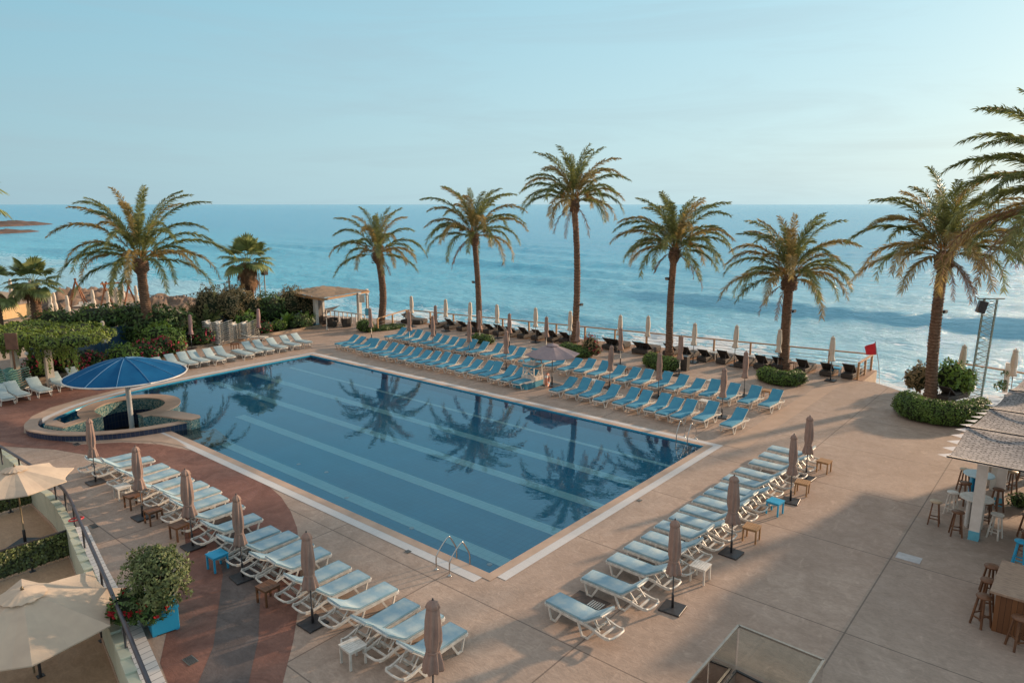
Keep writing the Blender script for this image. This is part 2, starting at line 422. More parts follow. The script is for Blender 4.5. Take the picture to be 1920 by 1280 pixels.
ORD = ['first', 'second', 'third', 'fourth', 'fifth', 'sixth', 'seventh', 'eighth', 'ninth', 'tenth', 'eleventh', 'twelfth', 'thirteenth', 'fourteenth', 'fifteenth', 'sixteenth', 'seventeenth', 'eighteenth', 'nineteenth', 'twentieth', 'twenty-first', 'twenty-second', 'twenty-third', 'twenty-fourth', 'twenty-fifth', 'twenty-sixth', 'twenty-seventh', 'twenty-eighth', 'twenty-ninth', 'thirtieth', 'thirty-first', 'thirty-second']
rs = random.Random(11)
def jit(a): return rs.uniform(-a, a)
# ------------------------------------------------------------------ camera, sky, sun
cam = bpy.data.cameras.new('camera'); cam.sensor_width = 36.0; cam.lens = F / 1920 * 36; cam.clip_start = .1; cam.clip_end = 60000
co = bpy.data.objects.new('camera', cam); C.objects.link(co); sc.camera = co
co.location = cam2place((0, 0, CAMH)); co.rotation_euler = (R(90) - PITCH, 0, -_a)
SUN_AZ = 69.0; SUN_EL = 15.5       # azimuth counter-clockwise from +x of the place
sl = bpy.data.lights.new('sun', 'SUN'); sl.energy = 6.2; sl.angle = R(1.8); sl.color = (1.0, .70, .46)
so = bpy.data.objects.new('sun', sl); C.objects.link(so)
sd = Vector((math.cos(R(SUN_AZ)) * math.cos(R(SUN_EL)), math.sin(R(SUN_AZ)) * math.cos(R(SUN_EL)), math.sin(R(SUN_EL))))
so.rotation_euler = sd.to_track_quat('Z', 'Y').to_euler()
w = bpy.data.worlds.new('World'); sc.world = w; w.use_nodes = True
N = w.node_tree.nodes; L = w.node_tree.links; bg = N['Background']
sky = N.new('ShaderNodeTexSky'); sky.sky_type = 'NISHITA'; sky.sun_disc = False
sky.sun_elevation = R(SUN_EL); sky.sun_rotation = R(90 - SUN_AZ); sky.air_density = 1.2; sky.dust_density = 2.5
# haze and added warm fill: a smooth colour field over elevation and azimuth, mixed over the physical sky
tc = N.new('ShaderNodeTexCoord'); sp = N.new('ShaderNodeSeparateXYZ'); L.new(tc.outputs['Generated'], sp.inputs[0])
dot = N.new('ShaderNodeVectorMath'); dot.operation = 'DOT_PRODUCT'; L.new(tc.outputs['Generated'], dot.inputs[0])
dot.inputs[1].default_value = (math.cos(R(SUN_AZ)), math.sin(R(SUN_AZ)), 0)
el = sp.outputs[2]
far = mixrgb(N, L, ramp(N, L, el, 0.0, .34), (3.1, 4.75, 5.4), (1.75, 4.1, 5.3))     # away from the sun
near = mixrgb(N, L, ramp(N, L, el, 0.0, .34), (4.9, 6.75, 7.2), (3.4, 5.8, 6.8))    # towards the sun
hz = mixrgb(N, L, ramp(N, L, dot.outputs['Value'], -.15, .95), far, near)
up = mixrgb(N, L, ramp(N, L, el, .34, 1.0), hz, (5.8, 5.5, 5.4))  # zenith warmed and brightened as added fill light
back = ramp(N, L, dot.outputs['Value'], -.25, -.85)
up = mixrgb(N, L, back, up, (6.6, 5.6, 5.0))  # warm fill added to the unseen sky behind the camera
cl = nz(N, L, tc.outputs['Generated'], 2.4, 7, .62, .8, stretch=(1, 1, 9))
up = mixrgb(N, L, ramp(N, L, cl, .44, .66, 0, .24), up, (3.0, 3.95, 4.6))
fin = mixrgb(N, L, .86, sky.outputs['Color'], up)
L.new(fin, bg.inputs['Color']); bg.inputs['Strength'].default_value = .134
sc.view_settings.view_transform = 'Standard'; sc.view_settings.look = 'None'; sc.view_settings.exposure = 0
sc.cycles.max_bounces = 8; sc.cycles.transparent_max_bounces = 12; sc.cycles.use_denoising = True
sc.cycles.sample_clamp_indirect = 6

# ------------------------------------------------------------------ ground polygons
import bmesh
def sheet(name, outer, holes, m, z=0.0, kind='structure'):
    bm = bmesh.new()
    loops = [outer] + holes; eds = []
    for lp in loops:
        vs = [bm.verts.new((p[0], p[1], z)) for p in lp]
        for i in range(len(vs)): eds.append(bm.edges.new((vs[i], vs[(i + 1) % len(vs)])))
    bmesh.ops.triangle_fill(bm, use_beauty=True, edges=eds, normal=(0, 0, 1))
    for f in bm.faces:
        if f.normal.z < 0: f.normal_flip()
    ul = bm.loops.layers.uv.new('UVMap')
    for f in bm.faces:
        for l in f.loops: l[ul].uv = (l.vert.co.x, l.vert.co.y)
    me = bpy.data.meshes.new(name); bm.to_mesh(me); bm.free(); me.materials.append(m)
    o = bpy.data.objects.new(name, me); C.objects.link(o)
    if kind: o['kind'] = kind
    return o
def arc(c, r, a0, a1, n):
    return [(c[0] + r * math.cos(R(a0 + (a1 - a0) * i / n)), c[1] + r * math.sin(R(a0 + (a1 - a0) * i / n))) for i in range(n + 1)]
def spline(pts, n=6):
    """Catmull-Rom through 2D or 3D points"""
    P = [Vector((*p, 0)[:3]) if len(p) == 2 else Vector(p) for p in pts]; out = []
    P = [P[0] * 2 - P[1]] + P + [P[-1] * 2 - P[-2]]
    for i in range(1, len(P) - 2):
        a, b, c, d = P[i - 1:i + 3]
        for k in range(n):
            t = k / n
            out.append(.5 * ((2 * b) + (c - a) * t + (2 * a - 5 * b + 4 * c - d) * t * t + (3 * b - a - 3 * c + d) * t ** 3))
    out.append(P[-2])
    return [tuple(p) for p in out]
def P2(l, z=0.0): return [tuple(at(x, y, z))[:2] for x, y in l]

wall_line = spline(P2([(-260, 700), (-120, 770), (0, 834), (73, 900), (112, 936), (140, 985), (154, 1019), (222, 1167), (267, 1280), (330, 1430)], .15), 5)
coast = P2([(1990, 790), (1920, 770), (1800, 752), (1690, 733), (1640, 717), (1570, 706), (1400, 685), (1200, 665), (1000, 638), (880, 620), (750, 601), (690, 596), (600, 590)])
water_in = [(0, 0), (.03, 13.52), (-28.23, 13.47), (-28.15, 9), (-28.0, 5.5), (-27.85, 2.9), (-27.5, 1.3), (-27.15, 0.0), (-26.4, -1.45), (-25.5, -2.55), (-24.75, -3.15)]
RC = (-23.12, -.12); RO = 2.2; RI = 1.5
fw_out = spline([(-25.0, -3.75), (-24.3, -4.15), (-23.3, -4.35), (-22.36, -4.1), (-21.42, -3.65), (-20.52, -2.85), (-19.75, -1.75), (-19.35, -.7), (-19.1, .35), (-19.0, 1.2)], 3)
fw_in = [(x * 1.0 + (RC[0] - x) * .085, y + (1.0 - y) * .085) for x, y, _ in fw_out]
fw_out = [(x, y) for x, y, _ in fw_out]
pool_hole = [(-.0, 0)] + water_in[1:] + [(-24.95, -3.6)] + [p for p in fw_out if p[1] < -.05 and p[0] > -24.6] + [(-19.25, 0)]
deck_outer = [p[:2] for p in wall_line] + [(12, -15), (48, -16), (48, 26)] + coast + P2([(480, 606), (350, 626), (200, 650), (0, 676), (-200, 700)])
stair = [tuple(at(1380, 1258)[:2]), None, None, None]
s0 = at(1380, 1258); stair = [(s0.x, s0.y), (s0.x + 1.25, s0.y - .12), (s0.x + 1.25, s0.y - 3), (s0.x, s0.y - 3)]
sheet('paving', deck_outer, [pool_hole, stair], DECK)
st = MB()
for i in range(4):
    a, b = stair[i], stair[(i + 1) % 4]; st.face([(*a, 0), (*b, 0), (*b, -2.4), (*a, -2.4)])
st.face([(p[0], p[1], -.55) for p in stair])
struct(st, 'stairwell', DECK)

# coloured concrete fields, each a sheet 4 mm above the one below
sheet('red_paving', P2([(-90, 740), (0, 735), (60, 722), (120, 722), (200, 716), (260, 716), (215, 735), (150, 755), (95, 772), (50, 790), (45, 812), (150, 833), (230, 829), (300, 833), (365, 846), (420, 868), (472, 893)]) + P2([(505, 912), (527, 931), (545, 958), (557, 989), (563, 1050), (562, 1125), (550, 1200), (530, 1280), (500, 1370), (360, 1370), (335, 1330), (300, 1242), (318, 1160), (350, 1040), (342, 960), (300, 905), (220, 862), (100, 842), (0, 836), (-90, 800)]), [], DECKR, .004)
sheet('dark_paving', P2([(418, 1078), (400, 1212), (372, 1280), (350, 1340), (440, 1340), (466, 1280), (484.6, 1197), (489, 1090), (480, 1010), (455, 965), (400, 915), (330, 880), (310, 885), (360, 935), (400, 990)]), [], DECKD, .008)
sheet('grey_paving', P2([(1920, 1010), (1800, 990), (1712, 965), (1650, 1070), (1500, 1300), (1470, 1380), (2100, 1380), (2100, 1040)]), [], DECKG, .004)
sheet('pale_paving_band', [(.62, 14.2), (1.5, 14.2), (1.5, 30.3), (.62, 29.9)], [], mat('pale_band_concrete', (.38, .265, .19), (.44, .31, .23), scale=1.5, rough=.6, bump=.2), .006)
sheet('beige_bar_surround', P2([(45, 812), (45, 796), (60, 780), (95, 764), (150, 748), (230, 728), (300, 713), (300, 719), (232, 734), (186, 745), (131, 762), (92, 780), (72, 797), (66, 806)]), [], COPING, .008)
sheet('beige_apron', P2([(150, 830), (230, 826), (300, 828), (352, 838), (330, 824), (296, 810), (250, 815), (180, 822)]), [], COPING, .010)

# pool shell
def strip(name, inner, outer, m, z, parent=None):
    mb = MB(); l = 0
    for i in range(len(inner) - 1):
        a, b, c, d = inner[i], inner[i + 1], outer[i + 1], outer[i]
        s = math.hypot(b[0] - a[0], b[1] - a[1]); wd = math.hypot(a[0] - d[0], a[1] - d[1])
        mb.face([(*d, z), (*c, z), (*b, z), (*a, z)], uv=[(l, wd), (l + s, wd), (l + s, 0), (l, 0)]); l += s
    o = struct(mb, name, m, parent=parent); return o
WZ = -.055; FZ = -.42
def off(poly, d):
    out = []
    for i in range(len(poly)):
        p = Vector(poly[i]); a = Vector(poly[max(i - 1, 0)]); b = Vector(poly[min(i + 1, len(poly) - 1)])
        if i in (0,): t1 = t2 = (b - p).normalized()
        elif i == len(poly) - 1: t1 = t2 = (p - a).normalized()
        else: t1 = (p - a).normalized(); t2 = (b - p).normalized()
        n1 = Vector((t1.y, -t1.x)); n2 = Vector((t2.y, -t2.x)); n = (n1 + n2).normalized(); k = max(.35, n.dot(n1))
        q = p + n * (d / k); out.append((q.x, q.y))
    return out
edge = [(-19.3, 0)] + water_in                       # runs near-left edge -> near corner -> sea side -> round the bar
rim = off(edge, .29); rim2 = off(edge, .31); gr = off(edge, .60)
strip('pool_coping', edge, rim, COPING, .012)
# slot between is butted: grating starts where the coping ends
gi = rim; 
m1 = MB()
l = 0
for i in range(len(edge) - 1):
    a, b, c, d = gi[i], gi[i + 1], gr[i + 1], gr[i]
    if i == 0: # leave the corner block open
        b = (b[0] - .29, b[1]); c = (b[0], c[1])
    if i == 1: a = (a[0], a[1] + .29); d = (d[0], a[1])
    s = math.hypot(b[0] - a[0], b[1] - a[1])
    m1.face([(*d, .009), (*c, .009), (*b, .009), (*a, .009)], uv=[(l, .3), (l + s, .3), (l + s, 0), (l, 0)]); l += s
struct(m1, 'overflow_grating', GRATE)
pw = MB()
l = 0
ring_pool = pool_hole
for i in range(len(ring_pool)):
    a, b = ring_pool[i], ring_pool[(i + 1) % len(ring_pool)]; d = math.hypot(a[0] - b[0], a[1] - b[1])
    pw.face([(*b, FZ), (*a, FZ), (*a, .012), (*b, .012)], uv=[(l + d, FZ), (l, FZ), (l, .012), (l + d, .012)]); l += d
struct(pw, 'pool_wall', POOLT)
for i, vv in enumerate((1.30, 3.87, 6.42, 8.98, 11.5)):
    hw = .25 if i < 4 else .12
    x0 = -17.8 if i == 0 else (-20.3 if i == 1 else -27.7)
    if i == 0: x0 = -18.6
    sheet('lane_line', [(x0, vv - hw), (-.02, vv - hw), (-.02, vv + hw), (x0, vv + hw)], [], LANET, FZ + .006)
sheet('pool_step', [(-19.1, -.0), (-16.9, -.0), (-16.9, 1.5), (-18.9, 1.9)], [], STEPT, FZ + .14)
sheet('round_pool_step', arc((-17.9, .05), 1.0, 0, 180, 16), [], STEPT, FZ + .2)

for (x, y) in ((650, 933), (772, 990), (918, 1058), (560, 870), (612, 885)):
    q = at(x, y, FZ); mb = MB(); mb.lathe([(.085, 0), (.085, .012), (.06, .018)], 14); o = mb.build('pool_inlet', mat('pale_inlet', (.55, .62, .62), rough=.4), None, (q.x, q.y, FZ + .002)); o['label'] = 'small round pale inlet on the pool floor near the left edge'; o['category'] = 'pool inlet'; o['group'] = 'inlets on the pool floor'
# ---- swim-up bar standing in the pool (pit, ring counter, wings, low wall)
bar = thing('swim_up_bar', 'round mosaic swim-up bar counter sunk beside the pool under the blue canopy', 'swim-up bar', (RC[0], RC[1], 0))
def loc(p, z): return (p[0] - RC[0], p[1] - RC[1], z)
def band(mb, inner, outer, z0, z1):
    """a solid curved counter: polylines inner/outer, from z0 to z1"""
    n = len(inner); l = 0
    for i in range(n - 1):
        a, b, c, d = inner[i], inner[i + 1], outer[i + 1], outer[i]; s = math.hypot(b[0] - a[0], b[1] - a[1])
        mb.face([loc(d, z1), loc(c, z1), loc(b, z1), loc(a, z1)]); 
        mb.face([loc(a, z0), loc(b, z0), loc(b, z1), loc(a, z1)][::-1], uv=[(l, z0), (l + s, z0), (l + s, z1), (l, z1)][::-1])
        mb.face([loc(d, z0), loc(c, z0), loc(c, z1), loc(d, z1)], uv=[(l, z0), (l + s, z0), (l + s, z1), (l, z1)]); l += s
    for (a, d) in ((inner[0], outer[0]), (inner[-1], outer[-1])):
        mb.face([loc(a, z0), loc(d, z0), loc(d, z1), loc(a, z1)], uv=[(0, z0), (.5, z0), (.5, z1), (0, z1)])
A0, A1 = -8, 284                 # ring is open towards the deck
CT = .45
tip_r = (-19.05, 1.35); tip_l = (-22.15, -3.2); tip_l2 = (-23.45, -3.75)
ro = arc(RC, RO, A0, A1, 44); ri = arc(RC, RI, A0, A1, 44)
top = MB(); band(top, ri, ro, CT - .05, CT)
# wings of the counter
wr = [tuple(at(x, y, CT)[:2]) for x, y in ((256, 774.3), (300, 779), (342, 785), (358, 785.8), (376, 781), (374, 777.5), (345, 772), (322, 768.5), (300, 770.5))]
wl_ = [tuple(at(x, y, CT)[:2]) for x, y in ((190, 778), (154, 789), (118, 800.5), (84, 794.5), (90, 787.5), (106, 787), (121, 793), (150, 784), (165, 776), (172, 770))]
top.prism([loc(p, 0)[:2] for p in wr], CT - .052, CT - .002)
top.prism([loc(p, 0)[:2] for p in wl_], CT - .053, CT - .003)
struct(top, 'counter_top', COPING, parent=bar); del bpy.data.objects['counter_top']['kind']
body = MB(); ro2 = arc(RC, RO - .06, A0, A1, 44); ri2 = arc(RC, RI + .04, A0, A1, 44)
band(body, ri2, ro2, -.16, CT - .054)
def shrink(P, k):
    cx_ = sum(p[0] for p in P) / len(P); cy_ = sum(p[1] for p in P) / len(P)
    out = []
    for i in range(len(P)):
        a, b, c = Vector(P[i - 1]), Vector(P[i]), Vector(P[(i + 1) % len(P)]); n1 = (b - a).normalized(); n2 = (c - b).normalized(); nn = Vector((-(n1.y + n2.y), n1.x + n2.x))
        nn = nn.normalized() if nn.length > 1e-4 else Vector((0, 0)); out.append(b + nn * k)
    return [tuple(p) for p in out]
body.prism([loc(p, 0)[:2] for p in shrink(wr, .05)], -.5, CT - .056)
body.prism([loc(p, 0)[:2] for p in shrink(wl_, .05)], -.5, CT - .057)
body.build('mosaic_counter_wall', MOSAIC, bar)
pit = MB(); ri3 = arc(RC, RI + .045, A0, A1, 44)
band(pit, ri3, arc(RC, RO - .07, A0, A1, 44), -1.0, -.163)
pit.build('navy_pit_wall', NAVYT, bar)
fl = MB(); fl.face([loc(p, -.95) for p in [(-25.6, -4.4), (-18.9, -4.4), (-18.9, 1.2), (-21.0, 1.8), (-25.6, 1.8)]])
fl.build('pit_floor', mat('dark_pit_floor', (.035, .018, .012), (.02, .014, .012), rough=.9, scale=3), bar)
lw = MB(); band(lw, fw_in, fw_out, -.95, .25); lw.build('low_wall', NAVYT, bar)
lt = MB()
band(lt, [(x + (RC[0] - x) * .09, y + (1.0 - y) * .09) for x, y in fw_out], [(x - (RC[0] - x) * .008, y - (1.0 - y) * .008) for x, y in fw_out], .252, .30); lt.build('low_wall_cap', COPING, bar)
tp = MB()
for q in ((-20.9, .35), (-20.4, .75)):
    tp.lathe([(.05, 0), (.05, .06), (.03, .07)], 8, loc(q, .18)); 
tp.build('water_spout', STEEL, bar)
# pool water (not inside the pit)
lead = [p for p in water_in]
bridge = [(-24.75, -3.2), (-24.45, -3.0), (-24.35, -2.4)]
ringw = arc(RC, RO - .08, 230, 12, 40)
wat = water_in + [(-24.3, -2.6)] + ringw + [(-20.9, .5), (-20.0, 1.0), (-19.35, 1.30), (-19.1, .3), (-19.25, 0)]
sheet('pool_floor', wat, [], POOLT, FZ)
sheet('pool_water', wat, [], WATER, WZ)

# ---- timber terrace by the sea, sea wall
RAILZ = 1.0
rail_a = [at(x, y, RAILZ) for x, y in ((702, 598), (765, 581), (1636, 664), (1612, 703))]
tw = [p[:2] for p in [at(690, 640)[:], rail_a[1], rail_a[2]]]
deckpoly = P2([(690, 640), (700, 598)])
dk_outer = [tuple(rail_a[1][:2]), tuple(rail_a[2][:2])]
dx = [rail_a[1].x, rail_a[2].x]; dy = [rail_a[1].y + .2, rail_a[2].y + .2]
dkp = [(dx[0] - .2, dy[0]), (dx[1] + .3, dy[1]), (dx[1] + .35, 29.7)] + P2([(1570, 706), (1400, 685), (1200, 665), (1000, 638), (880, 620), (760, 603), (712, 607)]) 
sheet('timber_terrace', dkp, [], DECKING, .012)
sw = MB(); outl = P2([(-200, 700), (0, 676), (200, 650), (350, 626), (480, 606), (600, 590), (690, 596), (750, 601)]) + [dkp[0], dkp[1], dkp[2]] + P2([(1640, 717), (1690, 733), (1800, 752), (1920, 770), (1990, 790)])
for i in range(len(outl) - 1):
    a, b = outl[i], outl[i + 1]; sw.face([(*a, -6), (*b, -6), (*b, .004), (*a, .004)])
struct(sw, 'sea_wall', STONE)

# ---- sea: a fan of quads from the shore to the horizon, real swell near the shore
SEAZ = -3.6
def sea_h(x, y):
    w = noise.noise(Vector((x * .008, y * .012, 0))) * 17 + noise.noise(Vector((x * .03, y * .05, 5))) * 5
    s = (y + w + .05 * x) / 19.0
    fr = s - math.floor(s)
    crest = (.5 - .5 * math.cos(2 * math.pi * fr)) ** 1.6
    k = noise.noise(Vector((x * .011, math.floor(s) * 7.3, 2))) * 2.2 + .25
    a = 1.15 * max(.04, min(1, k)) * max(0, 1 - max(0, y - 75) / 170) * min(1, max(.15, (y - 34) / 22))
    h = a * crest
    y1 = 79 + 3.0 * noise.noise(Vector((x * .02, 9, 0))) - .03 * x; h += (1.25 + .5 * noise.noise(Vector((x * .03, 4, 4)))) * math.exp(-((y - y1) / (2.2 if y < y1 else 5.0)) ** 2) * max(0, min(1, (x + 62) / 30))
    y1 = 104 + 4 * noise.noise(Vector((x * .016, 3, 0))); h += .8 * math.exp(-((y - y1) / (2.6 if y < y1 else 6.0)) ** 2) * max(0, noise.noise(Vector((x * .012, 14, 4))) + .5)
    h += .26 * noise.noise(Vector((x * .35, y * .75, 1))) + .07 * noise.noise(Vector((x * 1.1, y * 2.0, 3)))
    return h
sea = MB(); c0 = cam2place((0, 0, 0)); rows = []
na, nr = 460, 430
for i in range(nr + 1):
    r = 30 * (1000 ** ((i / nr) ** 1.25)) if False else 30 * math.exp(math.log(40000 / 30) * ((i / nr) ** 1.7))
    rw = []
    for j in range(na + 1):
        th = R(130 + 62 - 124 * j / na)
        x = c0.x + r * math.cos(th); y = c0.y + r * math.sin(th)
        z = SEAZ + (sea_h(x, y) if r < 420 else 0) * max(0, min(1, (420 - r) / 200))
        rw.append((x, y, z))
    rows.append(rw)
sea.grid(rows, True)
m, N_, L_, b, out = base_nodes('sea_water')
tcx = N_.new('ShaderNodeTexCoord'); ov = tcx.outputs['Object']
spx = N_.new('ShaderNodeSeparateXYZ'); L_.new(ov, spx.inputs[0])
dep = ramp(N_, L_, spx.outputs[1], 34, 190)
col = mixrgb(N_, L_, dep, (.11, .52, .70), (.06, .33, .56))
pt = nz(N_, L_, ov, .035, 4, .55, .5, stretch=(.6, 1.6, 1))
col = mixrgb(N_, L_, ramp(N_, L_, pt, .4, .65, 0, .55), col, (.06, .39, .58))
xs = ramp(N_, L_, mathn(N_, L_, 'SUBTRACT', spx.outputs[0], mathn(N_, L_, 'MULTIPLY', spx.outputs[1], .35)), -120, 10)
col = mixrgb(N_, L_, mathn(N_, L_, 'MULTIPLY', xs, .6), col, (.50, .74, .84))  # paler towards the right: sun glitter painted into the water colour
st1 = nz(N_, L_, ov, 1.0, 6, .65, .6, stretch=(.22, 1.5, 1)); st2 = nz(N_, L_, ov, .22, 5, .6, .6, stretch=(.3, 1.6, 1))
col = mixrgb(N_, L_, ramp(N_, L_, mathn(N_, L_, 'ADD', mathn(N_, L_, 'MULTIPLY', st1, .5), mathn(N_, L_, 'MULTIPLY', st2, .5)), .44, .60, 0, .5), col, (.03, .29, .45))
# foam on the breaking water near the wall
f1 = nz(N_, L_, ov, .55, 8, .72, 1.2, stretch=(.7, 1.3, 1)); f2 = nz(N_, L_, ov, .075, 3, .5, .3, stretch=(.8, 1.4, 1))
sh = ramp(N_, L_, spx.outputs[1], 34, 60, .22, -.10)
fm = mathn(N_, L_, 'ADD', mathn(N_, L_, 'ADD', mathn(N_, L_, 'MULTIPLY', f1, .65), mathn(N_, L_, 'MULTIPLY', f2, .5)), sh)
fm = ramp(N_, L_, fm, .60, .67)
nearm = mathn(N_, L_, 'MULTIPLY', ramp(N_, L_, spx.outputs[1], 50, 68, 1, 0), ramp(N_, L_, spx.outputs[0], -75, -40, .35, 1))
fm = mathn(N_, L_, 'MULTIPLY', fm, nearm)
col = mixrgb(N_, L_, fm, col, (.72, .76, .78))
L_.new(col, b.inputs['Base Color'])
L_.new(ramp(N_, L_, fm, 0, 1, .17, .8), b.inputs['Roughness']); b.inputs['IOR'].default_value = 1.5
h = mathn(N_, L_, 'ADD', nz(N_, L_, ov, 1.5, 7, .68, .5, stretch=(.4, 1.3, 1)), mathn(N_, L_, 'MULTIPLY', nz(N_, L_, ov, .16, 5, .6, .4, stretch=(.45, 1.5, 1)), 2.2))
bp = N_.new('ShaderNodeBump'); bp.inputs['Strength'].default_value = 1.0; bp.inputs['Distance'].default_value = .5; L_.new(h, bp.inputs['Height']); L_.new(bp.outputs['Normal'], b.inputs['Normal'])
SEAM = m
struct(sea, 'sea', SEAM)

# ---- beach, rocks, headland
beach = P2([(352, 584), (300, 574), (250, 566), (190, 562), (100, 556), (0, 546), (-300, 530)], -2.2)
sheet('beach', beach + [(-140, -20), (-75, -20), (-50, 4)] + P2([(360, 640), (372, 612)], -2.2), [], SAND, -2.2)
DROCK = mat('far_dark_rock', (.12, .075, .06), (.06, .045, .04), rough=.95, scale=.15, detail=8)
def rock(name, label, c, rx, ry, h, rz=0, seed=0, n=36, kind=None, cat='rocks', group=None):
    mb = MB(); rows = []
    for i in range(n + 1):
        rw = []
        for j in range(n + 1):
            u = -1 + 2 * i / n; v = -1 + 2 * j / n; d = math.sqrt(u * u + v * v)
            f = max(0, 1 - d ** 2.2)
            nn = noise.fractal(Vector((u * 2.6 + seed, v * 2.6, seed)), 1.0, 2.0, 5)
            z = h * (f ** .8) * (.55 + .40 * nn) if f > 0 else -.3 * h
            rw.append((u * rx + nn * .06 * rx, v * ry + nn * .05 * ry, z))
        rows.append(rw)
    mb.grid(rows, True); o = mb.build(name, DROCK if kind else ROCK, None, c); o.rotation_euler = (0, 0, rz)
    if kind: o['kind'] = kind
    else: tag(o, label, cat, group)
    return o
c = at(-10, 424, SEAZ); h1 = rock('headland', '', (c.x, c.y, SEAZ), 50, 16, 5, R(-52), 3, kind='structure')
c = at(5, 437, SEAZ); h2 = rock('low_headland', '', (c.x, c.y, SEAZ), 24, 8, 2.6, R(-50), 5, kind='structure')
for i, (px, py, rx, ry, h, lb) in enumerate([(305, 572, 5.5, 3, 2.5, 'bare brown shore rock right of the beach swing frame, behind the green shrubs'), (338, 572, 4, 2.5, 2.2, 'smaller brown shore rock mound nearest the brown leaved tree'), (185, 566, 8, 4.0, 3.2, 'large sunlit brown rock outcrop behind the beach parasols'), (135, 572, 6.5, 3.0, 4.2, 'tall brown rock hump behind the fan palm on the beach'), (172, 556, 7, 2.0, 2.2, 'low rock ledge reaching out into the sea beyond the beach'), (103, 592, 2.0, 1.6, 2.6, 'pale grey boulder between the fan palm and the beach parasols')]):
    c = at(px, py, -2.4); rock('shore_rock', lb, (c.x, c.y, -2.5), rx, ry, h * .78, R(-40), 10 + i, group='rocks along the shore')
# ------------------------------------------------------------------ sun loungers
def lounger_kit(cush, th, length=1.92, w=.62, cushion=True, name='sun_lounger', frame=None, far=False):
    fm_ = frame or WHITE
    t = thing(name, '', 'sun lounger')
    hw = w / 2 - .02; n = 5 if far else 8
    fr = MB()
    prof = [(.0, .325), (.10, .34), (.45, .335), (.85, .325), (1.20, .335), (1.45, .315), (1.70, .255), (1.86, .245), (1.94, .275)]
    for s in (-1, 1):
        pp = [(x, s * hw, z) for x, z in prof]
        for i in range(len(pp) - 1): fr.beam(pp[i], pp[i + 1], .045, .065)
    fr.tube([(.0, -hw, .325), (-.05, -hw * .75, .325), (-.065, 0, .325), (-.05, hw * .75, .325), (.0, hw, .325)], .028, 6)
    fr.tube([(1.93, -hw, .272), (1.99, -hw * .75, .28), (2.01, 0, .282), (1.99, hw * .75, .28), (1.93, hw, .272)], .028, 6)
    for x, z in ((.16, .335), (1.20, .31), (1.50, .29), (1.72, .245)): fr.beam((x, -hw, z), (x, hw, z), .05, .03)
    fr.build('frame', fm_, t)
    sl_ = MB()
    for k in range(7):
        x = .06 + k * .165; sl_.box((x + .07, 0, .352), (.13, 2 * hw - .03, .014))
    sl_.build('seat_slats', fm_, t)
    for (x0, x1, x2, x3) in ((.10, .20, .34, .52), (1.02, 1.17, 1.33, 1.56)):
        for s in (-1, 1):
            lg = MB(); y = s * (hw - .005); yo = s * (hw + .012)
            lg.beam((x0, y, .32), (x1, yo, .02), .035, .05); lg.beam((x1 - .02, yo, .02), (x2 + .02, yo, .02), .04, .04); lg.beam((x2, yo, .02), (x3, y, .32), .035, .05)
            lg.build('leg', fm_, t)
    xh = 1.20; L_ = length - xh; ct, s_ = math.cos(R(th)), math.sin(R(th))
    bk = MB(); hz = .355
    for s in (-1, 1): bk.beam((xh, s * (hw - .03), hz), (xh + L_ * ct, s * (hw - .03), hz + L_ * s_), .04, .035)
    bk.tube([(xh + L_ * ct, -hw + .03, hz + L_ * s_), (xh + (L_ + .04) * ct, 0, hz + (L_ + .04) * s_), (xh + L_ * ct, hw - .03, hz + L_ * s_)], .024, 6)
    for k in range(4):
        a = (k + .6) / 4.4 * L_; bk.beam((xh + a * ct, -hw + .05, hz + a * s_), (xh + a * ct, hw - .05, hz + a * s_), .11, .016, up=(-s_, 0, ct))
    bk.build('backrest', fm_, t)
    if th > 8:
        pr = MB(); 
        for s in (-1, 1):
            pr.beam((xh + .45 * L_ * ct, -hw * .7, hz + .45 * L_ * s_ - .02), (xh + .45 * L_ * ct, hw * .7, hz + .45 * L_ * s_ - .02), .02); pr.beam((xh + .45 * L_ * ct, s * hw * .7, hz + .45 * L_ * s_ - .02), (min(1.75, xh + .5 * L_ + .12), s * hw * .7, .275), .022, .022)
        pr.build('backrest_prop', fm_, t)
    if cushion:
        cu = MB(); z0 = .392
        path = [(.0, z0 - .006), (.02, z0), (.3, z0 + .004), (.7, z0), (1.02, z0 + .002), (xh - .06, z0 - .002)]
        path += [(xh + a * ct, z0 + a * s_ + .002) for a in (.05, .2, .4, L_ - .04, L_ - .02)]
        cu.slab(path, w - .05, .062, .022, 2); co_ = cu.build('cushion', cush, t)
        if not far:
            sm = MB()
            sm.beam((xh - .02, -w / 2 + .035, z0 + .030), (xh - .02, w / 2 - .035, z0 + .030), .018, .012)
            for s in (-1, 1): sm.tube([(p[0], s * (w / 2 - .03), p[1] + .024) for p in path], .008, 4)
            sm.build('piping', CUSHPIPE, co_)
    return Kit(t)
CUSHPIPE = mat('cushion_piping', (.12, .30, .38), (.10, .26, .33), rough=.8)
K_t = [lounger_kit(TURQ, th, far=True) for th in (40, 46, 33)]
K_p = [lounger_kit(PALE, th, w=.60, length=1.80) for th in (36, 41, 31, 38)]
K_i = [lounger_kit(ICE, th, far=True) for th in (38, 42)]
K_i0 = lounger_kit(ICE, 3, far=True)
K_w = lounger_kit(None, 20, cushion=False, name='plastic_lounger', far=True)

def z1(off, sc_, l): return [(off[0] + x / sc_, off[1] + y / sc_) for x, y in l]
UP = math.pi / 2
